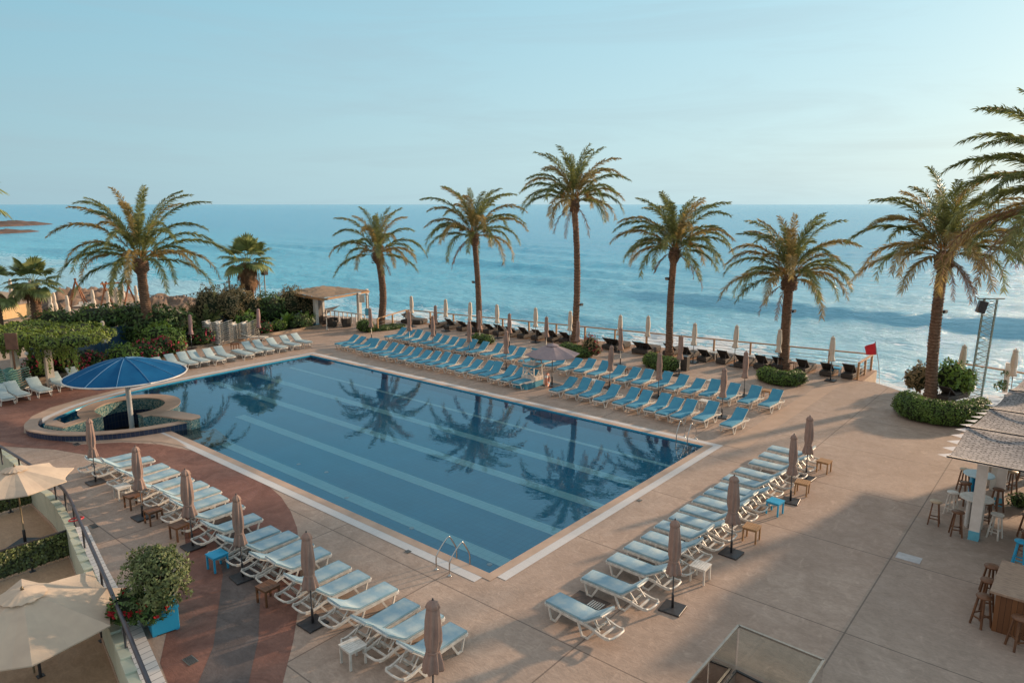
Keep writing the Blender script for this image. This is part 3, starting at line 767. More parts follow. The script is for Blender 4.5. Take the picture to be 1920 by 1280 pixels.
# front turquoise row (foot-left corners, picked in the photograph, turned into ground positions)
f1 = z1((620, 520), 4, [(20, 500), (70, 512), (130, 525), (190, 542), (240, 555), (300, 568), (365, 582), (425, 596), (500, 610), (565, 625), (635, 637), (705, 652), (785, 668), (860, 685), (930, 700), (1030, 715), (1110, 733), (1195, 752), (1270, 770), (1345, 790)])
f2 = z1((980, 520), 4, [(200, 845), (305, 870), (425, 887), (535, 915), (670, 940), (780, 965), (905, 990), (998, 1015), (1110, 1040), (1270, 1060), (1470, 1105)])
def turq_row(lst, base, anchor, group):
    for i, (x, y) in enumerate(lst):
        p = at(x, y, .36); k = K_t[rs.choice((0, 0, 1, 2))]
        k.put((p.x + .29 + jit(.03), p.y + jit(.11), .004), UP + R(jit(4)) + base, anchor(i), group)
g1 = 'turquoise loungers in the row along the sea side of the pool'
turq_row(f1, 0, lambda i: f'turquoise cushioned lounger, {ORD[i]} from the left end of the poolside row', g1)
turq_row(f2, 0, lambda i: ('turquoise cushioned white lounger right beside the life ring of the lifeguard chair' if i == 0 else 'turquoise cushioned white lounger standing alone at the right end of the poolside row' if i == 10 else f'turquoise cushioned lounger, {ORD[i]} to the right of the lifeguard chair in the poolside row'), g1)
b1 = z1((620, 520), 4, [(400, 445), (460, 458), (525, 470), (590, 484), (655, 496), (720, 510), (790, 522), (850, 536), (930, 548), (1005, 562), (1105, 580), (1210, 595), (1295, 610), (1395, 630)])
b2 = z1((980, 520), 4, [(65, 642), (160, 662), (265, 687), (370, 706), (475, 727), (590, 750), (700, 770), (810, 792), (935, 812), (1055, 835), (1185, 858), (1320, 882), (1450, 905), (1615, 930), (1755, 960)])
g2 = 'turquoise loungers in the second row towards the palms'
turq_row(b1 + b2, 0, lambda i: (f'turquoise cushioned lounger, {ORD[i]} from the left in the row nearer the palms' if i < 15 else f'turquoise cushioned lounger, {ORD[28 - i]} from the right in the row nearer the palms'), g2)
# near right row
g3 = 'pale blue loungers in the row on the right of the pool'
rr = z1((980, 780), 2.56, [(108, 890), (278, 778), (400, 690), (483, 632), (565, 582), (630, 530), (698, 490), (750, 450), (812, 408), (866, 370), (915, 340), (958, 300), (1015, 265), (1082, 225), (1132, 190), (1172, 158)])
for i, (x, y) in enumerate(rr):
    p = at(x, y, .40); K_p[i % 4].put((p.x + .02, p.y + .29, .008), R(jit(2.0)) + (R(-3) if i == 0 else 0), ('pale blue cushioned lounger standing apart at the near end of the right row' if i == 0 else f'pale blue cushioned lounger, {ORD[i]} from the near end of the row right of the pool'), g3)
# near left row
g4 = 'pale blue loungers in the row on the near side of the pool'
lr = z1((400, 900), 3.369, [(1610, 955), (1465, 860), (1310, 795), (1175, 690), (1000, 612), (875, 550), (750, 460), (640, 408), (545, 355), (430, 322), (315, 242), (200, 165)]) + z1((0, 800), 2.667, [(1145, 360), (1108, 322), (1045, 290), (970, 262), (900, 228), (848, 200), (778, 165), (704, 146)])
for i, (x, y) in enumerate(lr):
    p = at(x, y, .40); K_p[(i * 3 + 1) % 4].put((p.x - .29, p.y - .02, .012), -UP + R(jit(2.5)) + (R(-6) if i > 17 else 0), f'pale blue cushioned lounger, {ORD[i]} from the near end of the left row', g4)
# far left row by the flower bed, heads to the bed
g5 = 'ice blue loungers along the flower bed'
fl_ = z1((280, 420), 4, [(262, 1062), (350, 1048), (440, 1030), (557, 1018), (632, 997), (770, 980), (842, 958), (927, 946), (1027, 928), (1127, 910), (1213, 890)])
for i, (x, y) in enumerate(fl_):
    p = at(x, y, .34); kk = K_i0 if i == 5 else K_i[i % 2]
    kk.put((p.x - .04, p.y - .12, .008), math.pi + R(jit(3)) + R(2), (f'ice blue cushioned lounger lying flat in the row along the flower bed' if i == 5 else f'ice blue lounger with raised back, {ORD[i]} right of the blue canopy along the flowers'), g5)
for (x, y, lb) in ((322, 692, 'ice blue lounger half hidden behind the right rim of the blue canopy'), (92, 733, 'ice blue lounger just left of the white pergola post'), (51, 741, 'ice blue lounger in front of the stacked green loungers, left of the pergola post'), (22, 748, 'ice blue lounger cut off by the left edge of the photo'), (131, 722, 'ice blue lounger between the white pergola post and the blue canopy'), (164, 712, 'ice blue lounger mostly hidden behind the left rim of the blue canopy')):
    p = at(x, y, .34); K_i[0].put((p.x - .04, p.y - .12, .008), math.pi + R(jit(3)) + R(2), lb, g5)

# stacks of white plastic loungers: wavy shells one on another
def shell_kit(col, name):
    t = thing(name, '', 'sun lounger'); mb = MB(); w = .60
    path = [(0, .22), (.20, .24), (.40, .09), (.55, .07), (.75, .23), (.98, .26), (1.15, .12), (1.3, .11), (1.52, .27), (1.75, .36), (1.95, .42)]
    path = [(x, z) for x, z, _ in [(p[0], p[1], 0) for p in spline(path, 3)]]
    for s in (-1, 1):
        for i in range(len(path) - 1): mb.beam((path[i][0], s * w / 2, path[i][1]), (path[i + 1][0], s * w / 2, path[i + 1][1]), .03, .05)
    mb.beam((.3, -w / 2, .30), (.3, w / 2, .30), .04); mb.beam((1.2, -w / 2, .33), (1.2, w / 2, .33), .04); mb.build('side_frame', col, t)
    sl_ = MB(); sl_.slab([(x, z + .004) for x, z in path], w - .06, .012, .005, 1); sl_.build('slat_panel', col, t)
    return Kit(t)
K_s = shell_kit(WHITE, 'stacked_lounger')
def stack(px, py, n, dz, rz, lab, group, kit, tilt=0, drift=.0, z0=.0):
    p = at(px, py)
    for k in range(n):
        r = kit.put((p.x + jit(.015) + drift * k, p.y + jit(.02), z0 + k * dz), rz + R(jit(1.5)), lab(k), group)
        r.rotation_euler.y = tilt
sn = lambda s, n: (lambda k: f'white plastic lounger at the top of {s}' if k == n - 1 else f'white plastic lounger at the bottom of {s}' if k == 0 else f'white plastic lounger, {ORD[k]} from the bottom of {s}')
stack(386, 646, 11, .150, R(36), sn('the taller left stack beside the flowers', 11), 'stacked white loungers', K_s, R(4), 0)
stack(434, 638, 8, .150, R(38), sn('the right stack near the closed mauve parasol', 10), 'stacked white loungers', K_s, R(-3), 0)
p = at(500, 640); K_w.put((p.x, p.y, .01), R(215), 'empty white plastic lounger in front of the right stack of loungers')
MINTP = mat('mint_green_plastic', (.16, .34, .30), (.11, .26, .23), rough=.5, scale=6)
K_g = shell_kit(MINTP, 'stacked_lounger')
stack(-10, 731, 9, .12, R(38), lambda k: ('mint green lounger on top of the leaning stack at the left edge' if k == 8 else 'mint green lounger at the bottom of the leaning stack at the left edge' if k == 0 else f'mint green lounger, {ORD[k]} from the bottom of the leaning stack at the left edge'), 'stacked mint green loungers', K_g, R(6), -.05)

# dark rattan loungers on the timber terrace, heads to the pool
def rattan_kit(w=.66, cush=None, nb=1, th=36):
    t = thing('rattan_lounger', '', 'sun lounger'); L_ = 1.95; W = w * nb
    b_ = MB(); b_.box((L_ / 2 - .02, 0, .17), (L_, W, .26), bev=.02); b_.build('base', RATTAN, t)
    for xx in (.08, L_ - .12):
        for s in (-1, 1):
            lg = MB(); lg.box((xx, s * (W / 2 - .06), .022), (.06, .06, .044)); lg.build('leg', BLACK, t)
    m_ = MB(); m_.slab([(x, .335) for x in (.02, .05, .6, 1.16, 1.2)], W - .06, .07, .025, 2); m_.build('seat_cushion', cush or CUSHC, t)
    for k in range(nb):
        y = (k - (nb - 1) / 2) * w
        bk = MB(); c_, s_ = math.cos(R(th)), math.sin(R(th))
        T = Matrix.Translation((1.2, y, .31)) @ Matrix.Rotation(-R(th), 4, 'Y')
        M_ = Matrix.Translation((0, 0, 0))
        for i in range(10):
            a = .04 + i * .082; bk.beam(tuple(T @ Vector((a, -w / 2 + .03, 0))), tuple(T @ Vector((a, w / 2 - .03, 0))), .072, .03, up=(-s_, 0, c_))
        for s in (-1, 1): bk.beam(tuple(T @ Vector((0, s * (w / 2 - .025), 0))), tuple(T @ Vector((.84, s * (w / 2 - .025), 0))), .045, .05)
        bk.build('backrest', RATTAN, t)
        pr = MB()
        for s in (-1, 1): pr.beam(tuple(T @ Vector((.55, s * w * .36, -.02))), (1.78, y + s * w * .36, .29), .02)
        pr.beam((1.78, y - w * .36, .29), (1.78, y + w * .36, .29), .02)
        pr.build('prop_bar', BLACK, t)
    return Kit(t)
K_r = [rattan_kit(), rattan_kit(th=42)]
K_rd = rattan_kit(nb=2, w=.62)
g6 = 'dark rattan loungers on the timber terrace'
rp = [(z1((620, 520), 4, [q])[0]) for q in [(760, 385), (870, 392), (960, 403), (1050, 412), (1165, 425), (1240, 438), (1330, 450), (1420, 460), (1520, 470), (1640, 485), (1730, 492)]]
rp += [(z1((980, 520), 4, [q])[0]) for q in [(90, 470), (200, 490), (310, 495), (1090, 590), (1200, 620), (1345, 636), (1478, 650), (1625, 680), (1770, 690)]]
rp += [(z1((1400, 520), 3.6885, [q])[0]) for q in [(200, 640), (375, 668), (535, 685), (700, 705)]]
seen = []; n_ = 0
for i, (x, y) in enumerate(rp):
    p = at(x, y, .0)
    if any(abs(p.x - q) < .55 for q in seen): continue
    seen.append(p.x)
    K_r[i % 2].put((p.x, p.y + 1.9, .02), -UP + R(jit(3)), f'dark rattan lounger facing the sea, {ORD[n_]} from the left along the terrace railing', g6); n_ += 1
for (x, y, lb) in ((1142, 656, 'double dark rattan daybed between the flowering shrub and the closed cream parasol'), (1199, 664, 'double dark rattan daybed left of the palm with the floodlight')):
    p = at(x, y); K_rd.put((p.x, p.y + 1.9, .02), -UP, lb, g6)
p = at(795, 607); K_rd.put((p.x, p.y, .02), R(196), 'double dark rattan daybed with a white towel at the far left corner of the terrace', g6)
p = at(1800, 748); K_r[0].put((p.x, p.y + .6, .012), -UP + R(-20), 'dark rattan lounger right of the lattice tower near the woven roof', g6)

# ------------------------------------------------------------------ closed parasols
def parasol_kit(cloth, h=2.42, seed=0, lo=.98, fat=1.0, base=True, pole=BLACK, far=False, name='closed_parasol'):
    r_ = random.Random(seed); t = thing(name, '', 'parasol')
    if base:
        b_ = MB(); b_.box((0, 0, .022), (.56, .56, .044), bev=.008); b_.build('base_plate', BLACK, t)
        s_ = MB(); s_.lathe([(.034, .044), (.034, .40), (.028, .42)], 10); s_.build('base_tube', BLACK, t)
    p_ = MB(); p_.tube([(0, 0, .04 if base else -.4), (0, 0, h - .04)], .019, 8); p_.build('pole', pole, t)
    ph = r_.uniform(0, 6); ph2 = r_.uniform(0, 6); n = 16 if far else 48; pl = 8
    H_ = h - .05
    prof = [(.018, H_ + .03), (.075, H_ - .03), (.10, H_ - .16), (.115, H_ - .4), (.125, H_ - .65), (.125, H_ - .85), (.105, H_ - 1.0), (.098, H_ - 1.05), (.115, H_ - 1.12), (.145, H_ - 1.28), (.165, lo + .03), (.150, lo), (.05, lo + .05)]
    prof = [(r * fat, z) for r, z in prof]
    def rf(a, z):
        k = max(0, min(1, (H_ - z) / .5)); k2 = .5 if abs(z - (H_ - 1.03)) < .06 else 1.0
        return 1 + k2 * k * (.17 * math.sin(pl * a + ph + 1.2 * math.sin(z * 2)) + .07 * math.sin(3 * a + ph2 + z * 1.5))
    c_ = MB(); c_.lathe(prof, n, rf=rf, cap=False); cn = c_.build('folded_canopy', cloth, t)
    tp_ = MB(); tp_.lathe([(.11 * fat, H_ - 1.02), (.115 * fat, H_ - 1.03), (.115 * fat, H_ - 1.06), (.11 * fat, H_ - 1.07)], 20, cap=False); tp_.build('tie_strap', cloth, cn)
    v_ = MB(); v_.lathe([(.02, H_ + .045), (.085 * fat, H_ - .015), (.115 * fat, H_ - .11), (.105 * fat, H_ - .115)], n, rf=lambda a, z: 1 + .08 * math.sin(8 * a + ph), cap=False); v_.build('vent_cap', cloth, cn)
    f_ = MB(); f_.lathe([(.018, H_ + .02), (.022, H_ + .05), (.012, H_ + .085), (.002, H_ + .09)], 8); f_.build('finial', BLACK, t)
    return Kit(t)
K_pt = [parasol_kit(TAUPE, seed=i, fat=1.0 + .12 * i) for i in range(3)]
K_ptn = parasol_kit(TAUPE, seed=5, h=2.42, lo=.9, fat=1.25)
K_pf = [parasol_kit(TAUPE, seed=20 + i, fat=1.1, far=True, pole=GREYMETAL if i else BLACK) for i in range(2)]
K_pm = parasol_kit(mat('mauve_canvas', (.42, .27, .26), (.34, .22, .21), rough=.9, scale=5, trans=.12), seed=31, fat=1.1, far=True, pole=GREYMETAL, base=True)
K_pc = parasol_kit(CREAM, seed=9, fat=1.15, far=True, h=2.6, lo=1.15)
K_pb = parasol_kit(CREAM, seed=12, fat=1.5, far=True, base=False, pole=OAKL, h=2.6, lo=.45)
g7 = 'closed taupe parasols around the pool'
for i, (x, y, lb) in enumerate([(180, 905, 'closed taupe parasol nearest the swim-up bar, at the far end of the near left row'), (268, 970, 'closed taupe parasol rising between the white table and two brown tables'), (362, 1025, 'closed taupe parasol behind the round bush in the blue planter'), (456, 1083, 'closed taupe parasol right of the small blue table on the left'), (587, 1170, 'closed taupe parasol on a black plate above the white slatted table'), (812, 1330, 'closed taupe parasol cut off by the bottom edge of the photo')]):
    p = at(x, y); (K_ptn if i == 5 else K_pt[i % 3]).put((p.x, p.y, .012), R(45 * 0 + jit(10)), lb, g7)
for i, (x, y, lb) in enumerate([(1261, 1141, 'closed taupe parasol nearest the camera in the right row, left of the white table'), (1371, 1038, 'closed taupe parasol left of the brown table, second in the right row'), (1482, 940, 'closed taupe parasol behind the blue table in the right row'), (1511, 897, 'closed taupe parasol at the far end of the right row')]):
    p = at(x, y); K_pt[(i + 1) % 3].put((p.x, p.y, .008), R(jit(8)), lb, g7)
far_p = [(697, 637, 'left of the others, beside the far left palm'), (768, 645, 'at the left end of the second turquoise row'), (812, 656, 'in front of another parasol above the sixth lounger of the second row'), (817, 630, 'on the paving edge behind the left turquoise rows'), (880, 667, 'among the left half of the second turquoise row'), (900, 643, 'right of the second palm, beside its low hedge'), (949, 692, 'between the two turquoise rows, left of the lifeguard chair'), (955, 650, 'on open paving between the second palm and the tallest palm'), (1024, 658, 'directly behind the open parasol of the lifeguard'), (1082, 667, 'rising before the hedge of the tallest palm'), (1142, 727, 'between the turquoise rows right of the lifeguard parasol'), (1163, 684, 'between the daybed and the second turquoise row'), (1234, 745, 'in front of the leaning palm, between the turquoise rows'), (1273, 704, 'beside the dark bin near the leaning palm'), (1353, 782, 'near the right end of the poolside row, beside the lone lounger'), (1395, 742, 'behind the last loungers of the second row')]
for i, (x, y, lb) in enumerate(far_p):
    p = at(x, y); K_pf[0 if i in (2, 6, 10, 12, 14, 15, 4) else 1].put((p.x, p.y, .006), R(jit(20)), 'closed taupe parasol ' + lb, g7)
for i, (x, y, lb) in enumerate([(360, 654, 'closed mauve parasol before the flower bed, left of the stacked white loungers'), (486, 640, 'closed mauve parasol at the right side of the stacked white loungers')]):
    p = at(x, y); K_pm.put((p.x, p.y, .05), 0, lb)
p = at(201, 676); K_pc.put((p.x, p.y, .05), 0, 'closed cream parasol behind the blue canopy, in front of the pink flowers')
g8 = 'closed cream parasols on the timber terrace'
for i, (x, y, lb) in enumerate([(773, 613, 'closed cream parasol at the left corner of the terrace railing'), (836, 621, 'closed cream parasol on the terrace, second from the left corner'), (881, 628, 'closed cream parasol just left of the second palm trunk'), (933, 634, 'closed cream parasol between the second palm and the tallest palm, over dark loungers'), (1004, 642, 'closed cream parasol on the terrace just left of the tallest palm'), (1068, 650, 'closed cream parasol hidden behind the tallest palm trunk'), (1160, 660, 'closed cream parasol behind the double daybed right of the flowering shrub'), (1213, 662, 'closed cream parasol left of the leaning palm trunk'), (1299, 680, 'closed cream parasol right of the leaning palm, beside the dark bin'), (1376, 686, 'closed cream parasol midway between the two right palms on the terrace'), (1457, 696, 'closed cream parasol mostly hidden behind the short thick palm'), (1557, 714, 'closed cream parasol by the blue side table at the right end of the terrace')]):
    p = at(x, y); K_pc.put((p.x, p.y, .02), 0, lb, g8)
for (x, y, lb) in ((1797, 735, 'closed cream parasol behind the bush at the right palm'), (1894, 745, 'closed cream parasol beside the white post above the woven roof')):
    p = at(x, y); K_pc.put((p.x, p.y, .02), 0, lb, g8)
# beach parasols
g9 = 'closed cream parasols on the beach'
for (x, y, lb) in ((178, 585, 'closed cream beach parasol in front of the rock outcrop, left of the log swing frame'), (205, 588, 'short closed cream beach parasol under the left leg of the log swing frame'), (213, 578, 'tall closed cream beach parasol under the log swing frame'), (221, 579, 'closed cream beach parasol touching the tall one under the log swing frame'), (232, 568, 'slender closed cream beach parasol under the crossbar of the swing frame'), (130, 598, 'leaning closed cream beach parasol right of the fan palm trunk'), (97, 592, 'closed cream beach parasol immediately right of the fan palm trunk'), (106, 591, 'small closed cream beach parasol between the fan palm and the leaning one'), (258, 575, 'closed cream beach parasol left of the big leaning palm trunk'), (277, 578, 'closed cream beach parasol right of the big leaning palm trunk'), (22, 560, 'distant closed cream parasol at the left above the bamboo fence'), (61, 562, 'distant closed cream parasol behind the fan palm leaves')):
    p = at(x, y, -2.2); K_pb.put((p.x, p.y, -2.2), 0, lb, g9)
BEACHBED = [(186, 583), (158, 578), (198, 586), (150, 590)]
for i, (x, y) in enumerate(BEACHBED):
    p = at(x, y, -2.2); K_w.put((p.x, p.y, -2.2), R(150 + 20 * i), ['white beach lounger left of the short closed beach parasol', 'white beach lounger in front of the sunlit rock outcrop', 'white beach lounger under the log swing frame', 'white beach lounger beside the leaning beach parasol'][i], 'white loungers on the beach')

# ------------------------------------------------------------------ open parasols
def open_parasol(name, label, loc, h, rad, drop, cloth, n=8, pole=BLACK, base=True, vent=True, rz=0, sag=.06, cat='parasol', tilt=(0, 0)):
    t = thing(name, label, cat, loc, rz)
    p_ = MB(); p_.tube([(0, 0, .02), (0, 0, h - .02)], .024, 10); p_.build('pole', pole, t)
    if base:
        b_ = MB(); b_.box((0, 0, .025), (.8, .8, .05), bev=.01); b_.build('base_plate', BLACK, t)
        s_ = MB(); s_.lathe([(.045, .05), (.045, .5), (.036, .52)], 12); s_.build('base_tube', BLACK, t)
    c_ = MB(); rows = []; nr_, ns = 8, 4
    for i in range(nr_ + 1):
        f = .06 + .94 * i / nr_; rw = []
        for k in range(n):
            for j in range(ns):
                a0 = 2 * math.pi * k / n; a1 = 2 * math.pi * (k + 1) / n; u = j / ns
                P0 = Vector((math.cos(a0), math.sin(a0), 0)); P1 = Vector((math.cos(a1), math.sin(a1), 0))
                q = P0.lerp(P1, u) * rad * f; s = math.sin(math.pi * u) * sag * f
                q *= 1 - .10 * math.sin(math.pi * u) * f ** 2
                rw.append((q.x, q.y, h - drop * (f ** 1.12) - s + .012 * f * noise.noise(Vector((q.x * 3, q.y * 3, k)))))
        rows.append(rw)
    c_.grid(rows, False, True); cn = c_.build('canopy', cloth, t)
    hm = MB(); hm.grid([rows[-1], [(x, y, z - .03) for x, y, z in rows[-1]]], True, True); hm.build('canopy_hem', cloth, cn)
    if vent:
        v_ = MB(); rr_ = []
        for i in range(4):
            f = .02 + .2 * i / 3
            rr_.append([(rad * f * (1 + (.05 * math.sin(12 * a) if i == 3 else 0)) * math.cos(a), rad * f * math.sin(a), h + .07 - drop * f * 1.1 + (.012 * math.sin(16 * a) if i > 1 else 0)) for a in (2 * math.pi * k / 48 for k in range(48))])
        v_.grid(rr_, True, True); v_.build('vent_cap', cloth, t)
    for k in range(n):
        a = 2 * math.pi * k / n; r_ = MB()
        r_.beam((.03 * math.cos(a), .03 * math.sin(a), h - .10), (rad * .98 * math.cos(a), rad * .98 * math.sin(a), h - drop * .985 - .015), .018, .014); r_.beam((.03 * math.cos(a), .03 * math.sin(a), h - .62), (rad * .5 * math.cos(a), rad * .5 * math.sin(a), h - drop * .47 - .03), .014, .012)
        r_.build('rib', pole, t)
    f_ = MB(); f_.lathe([(.03, h + .06), (.035, h + .10), (.01, h + .14)], 10); f_.build('finial', pole, t)
    return t
q = at(1035, 722); open_parasol('open_parasol', 'open lilac grey parasol on a black pole behind the lifeguard chair', (q.x, q.y, .004), 2.35, 1.55, .55, GREYCAN)
PZ = -.9
WOODP = mat('bronze_pole', (.22, .17, .10), (.16, .12, .07), rough=.4, metal=.4)
q = at(48, 1020, PZ); open_parasol('patio_parasol', 'open beige parasol over the far patio, above the black base plate', (q.x, q.y, PZ), 2.62, 1.62, .42, BEIGE, rz=R(40), pole=WOODP)
q = at(50, 1275, PZ); open_parasol('patio_parasol', 'large open beige parasol over the near patio at the bottom left corner', (q.x - .15, q.y + .2, PZ), 2.12, 2.15, .66, BEIGE, rz=R(32), pole=WOODP, base=False, n=8, sag=.13)

RIBB = mat('light_blue_seam', (.05, .17, .33), (.04, .14, .28), rough=.6)
# blue domed canopy over the swim-up bar
bc = thing('blue_canopy', 'round domed blue fabric canopy with white rim above the swim-up bar', 'canopy', (RC[0] + .05, RC[1] - .05, 0))
mb = MB(); mb.tube([(0, 0, -.95), (0, 0, 2.3)], .115, 16); mb.build('post', WPAINT, bc)
mb = MB(); rows = []; CRAD = 2.62; NG = 12
for i in range(13):
    f = i / 12; rw = []
    for k in range(NG * 6):
        a = 2 * math.pi * k / (NG * 6); u = (k % 6) / 6
        rr_ = CRAD * max(.02, f); z = 2.84 - .80 * f ** 1.6 - math.sin(math.pi * u) * .07 * f
        rw.append((rr_ * math.cos(a), rr_ * math.sin(a), z))
    rows.append(rw)
mb.grid(rows, True, True); mb.build('dome_fabric', BLUECAN, bc)
mb = MB(); mb.tube([(CRAD * 1.005 * math.cos(a), CRAD * 1.005 * math.sin(a), 2.035) for a in (2 * math.pi * k / 60 for k in range(61))], .035, 6); mb.build('rim', WPAINT, bc)
for k in range(NG):
    a = 2 * math.pi * k / NG; mb = MB(); mb.tube([(CRAD * f * math.cos(a), CRAD * f * math.sin(a), 2.845 - .80 * f ** 1.6) for f in (.05, .2, .4, .6, .8, 1)], .018, 5)
    mb.build('rib', RIBB, bc)
mb = MB()
for k in range(6):
    a = 2 * math.pi * k / 6 + .2; mb.beam((0, 0, 1.95), (CRAD * .6 * math.cos(a), CRAD * .6 * math.sin(a), 2.40), .035)
mb.build('brace', WPAINT, bc)

# ------------------------------------------------------------------ lifeguard chair, ring, ladders
q = at(996, 722)
lc = thing('lifeguard_chair', 'white and turquoise lifeguard chair on a turquoise plinth beside the pool', 'lifeguard chair', (q.x, q.y, 0), UP)
LWT = mat('worn_white_wood', (.66, .60, .53), (.48, .40, .33), rough=.7, scale=6); LBL = mat('chair_blue_paint', (.06, .30, .42), (.05, .25, .36), rough=.6, scale=5)
mb = MB(); mb.box((-.25, .0, .17), (1.5, .95, .34), bev=.01); mb.build('plinth', LBL, lc)
mb = MB(); mb.box((-.25, 0, .365), (1.54, .99, .05), bev=.01); mb.box((.1, 0, .49), (.8, .97, .2), bev=.01); mb.build('plinth_lid', LWT, lc)
for sx in (0, 1):
    for s in (-1, 1):
        mb = MB(); mb.beam((-.28 + .75 * sx, s * .40, .39), (-.2 + .62 * sx, s * .34, 1.38 if not sx else 2.08), .065); mb.build('leg', LWT, lc)
mb = MB(); mb.box((.08, 0, 1.16), (.74, .82, .12), bev=.01); mb.build('seat_apron', LBL, lc)
mb = MB(); mb.box((.08, 0, 1.245), (.76, .84, .04), bev=.01); mb.build('seat', LWT, lc)
mb = MB()
for s in (-1, 1): mb.beam((-.24, s * .39, 1.50), (.46, s * .39, 1.50), .07, .04); mb.beam((-.22, s * .39, 1.24), (-.22, s * .39, 1.5), .05)
mb.build('armrest', LWT, lc)
mb = MB()
for z in (1.42, 1.62, 1.82, 2.0): mb.beam((.42, -.38, z), (.42, .38, z), .03, .10)
mb.build('back_slats', LBL, lc)
mb = MB()
for z in (.62, .88): mb.beam((-.27, -.4, z), (-.27, .4, z), .05, .05); 
mb.beam((-.26, -.36, .62), (-.2, .33, 1.05), .05); mb.beam((.45, -.38, .45), (.42, .38, 1.1), .05)
mb.build('cross_brace', LWT, lc)
q = at(1026, 727); lr_ = thing('life_ring', 'faded orange and white life ring leaning on the right side of the lifeguard chair', 'life ring', (q.x, q.y, .44), R(25))
mb = MB(); mb.tube([(.0, .33 * math.cos(a), .33 * math.sin(a)) for a in (2 * math.pi * k / 32 for k in range(33))], .085, 10, cap=False); rg = mb.build('ring', ORANGE, lr_)
mb = MB()
for a0 in (45, 135, 225, 315): mb.tube([(.0, .33 * math.cos(R(a)), .33 * math.sin(R(a))) for a in range(a0 - 12, a0 + 13, 6)], .09, 10)
mb.build('band', WHITE, lr_)
def ladder(loc, rz, label, lean=.0):
    t = thing('pool_ladder', label, 'pool ladder', loc, rz)
    for s in (-1, 1):
        mb = MB(); pts = [(0, s * .26, 0), (0, s * .26, .34), (.05, s * .26, .47), (.22, s * .26, .63), (.40, s * .26, .76), (.47, s * .26, .79), (.55, s * .26, .76), (.74, s * .26, .45), (.80, s * .26, .30), (.81, s * .26, .1), (.81, s * .26, -.38)]
        mb.tube(spline(pts, 3), .021, 10); mb.build('handrail', STEEL, t)
        mb = MB(); mb.lathe([(.055, .0), (.055, .012), (.03, .02)], 14, (0, s * .26, .004)); mb.build('foot_flange', STEEL, t)
    for z in (-.10, -.30):
        mb = MB(); mb.box((.81, 0, z), (.10, .50, .03), bev=.005); mb.build('step', WHITE, t)
    return t
a_ = at(818, 1070); b_ = at(841, 1083); m_ = (a_ + b_) / 2
ladder((m_.x - .05, -.80, .004), UP, 'stainless steel pool ladder at the near corner of the pool')
a_ = at(1290, 814); b_ = at(1310.6, 819.5); m_ = (a_ + b_) / 2
ladder((m_.x, 13.52 + .66, .004), -UP, 'stainless steel pool ladder at the far right corner of the pool')

# ------------------------------------------------------------------ small tables
def table_kit(m_, h=.46, w=.46, far=False):
    t = thing('side_table', '', 'side table'); tp_ = MB(); n = 5 if far else 7
    for k in range(n): tp_.box((-w / 2 + (k + .5) * w / n, 0, h - .012), (w / n * .86, w, .022))
    tp_.build('table_top', m_, t)
    ap = MB()
    for s in (-1, 1): ap.box((0, s * (w / 2 - .035), h - .055), (w - .1, .022, .05)); ap.box((s * (w / 2 - .035), 0, h - .055), (.022, w - .1, .05))
    ap.build('apron', m_, t)
    for i in (-1, 1):
        for j in (-1, 1):
            lg = MB(); lg.box((i * (w / 2 - .04), j * (w / 2 - .04), (h - .025) / 2), (.045, .045, h - .026)); lg.build('leg', m_, t)
    return Kit(t)
KT = {'white': table_kit(WHITE), 'brown': table_kit(OAK), 'blue': table_kit(BLUEP), 'tan': table_kit(OAKL)}
for (x, y, c_, lb) in ((231, 934, 'white', 'white side table at the far end of the near left lounger row'), (251, 951, 'brown', 'brown slatted side table beside the white one, left of the closed parasol'), (289, 980, 'brown', 'brown slatted side table right of the second closed parasol on the left'), (338, 1009, 'brown', 'brown slatted side table left of the parasol behind the planter bush'), (409, 1066, 'blue', 'bright blue side table near the round planter bush'), (504, 1128, 'brown', 'brown slatted side table on the dark paving band'), (663, 1243, 'white', 'white slatted side table nearest the bottom edge, below the left lounger row'),
                   (1312, 1088, 'white', 'white side table beside the nearest parasol of the right row'), (1408, 1013, 'tan', 'light brown side table right of the second parasol in the right row'), (1452, 963, 'blue', 'bright blue side table behind the right lounger row'), (1503, 926, 'tan', 'light brown side table right of the third parasol in the right row'), (1544, 885, 'tan', 'light brown side table at the far right end of the right row'),
                   (1175, 704, 'brown', 'small brown table between loungers of the second turquoise row'), (1199, 745, 'brown', 'small brown table behind the poolside turquoise row'), (1320, 767, 'white', 'small white table left of the lone turquoise lounger'), (1112, 727, 'white', 'small white table behind the second lounger right of the lifeguard chair'), (1334, 728, 'white', 'small white table in the second turquoise row near its right end'), (1437, 747, 'tan', 'small light brown table between the last two loungers of the second row'),
                   (441, 656, 'brown', 'small brown table behind the flat ice blue lounger'), (1484, 692, 'brown', 'small brown table between dark loungers right of the thick palm'), (1568, 703, 'blue', 'small pale blue table between dark loungers at the right end of the terrace'), (1338, 673, 'white', 'small white table between dark loungers right of the leaning palm'), (1410, 681, 'white', 'small white table between dark loungers left of the thick palm'), (856, 612, 'white', 'small white table between dark loungers left of the second palm')):
    p = at(x, y); KT[c_].put((p.x, p.y, .014), R(jit(6)), lb)

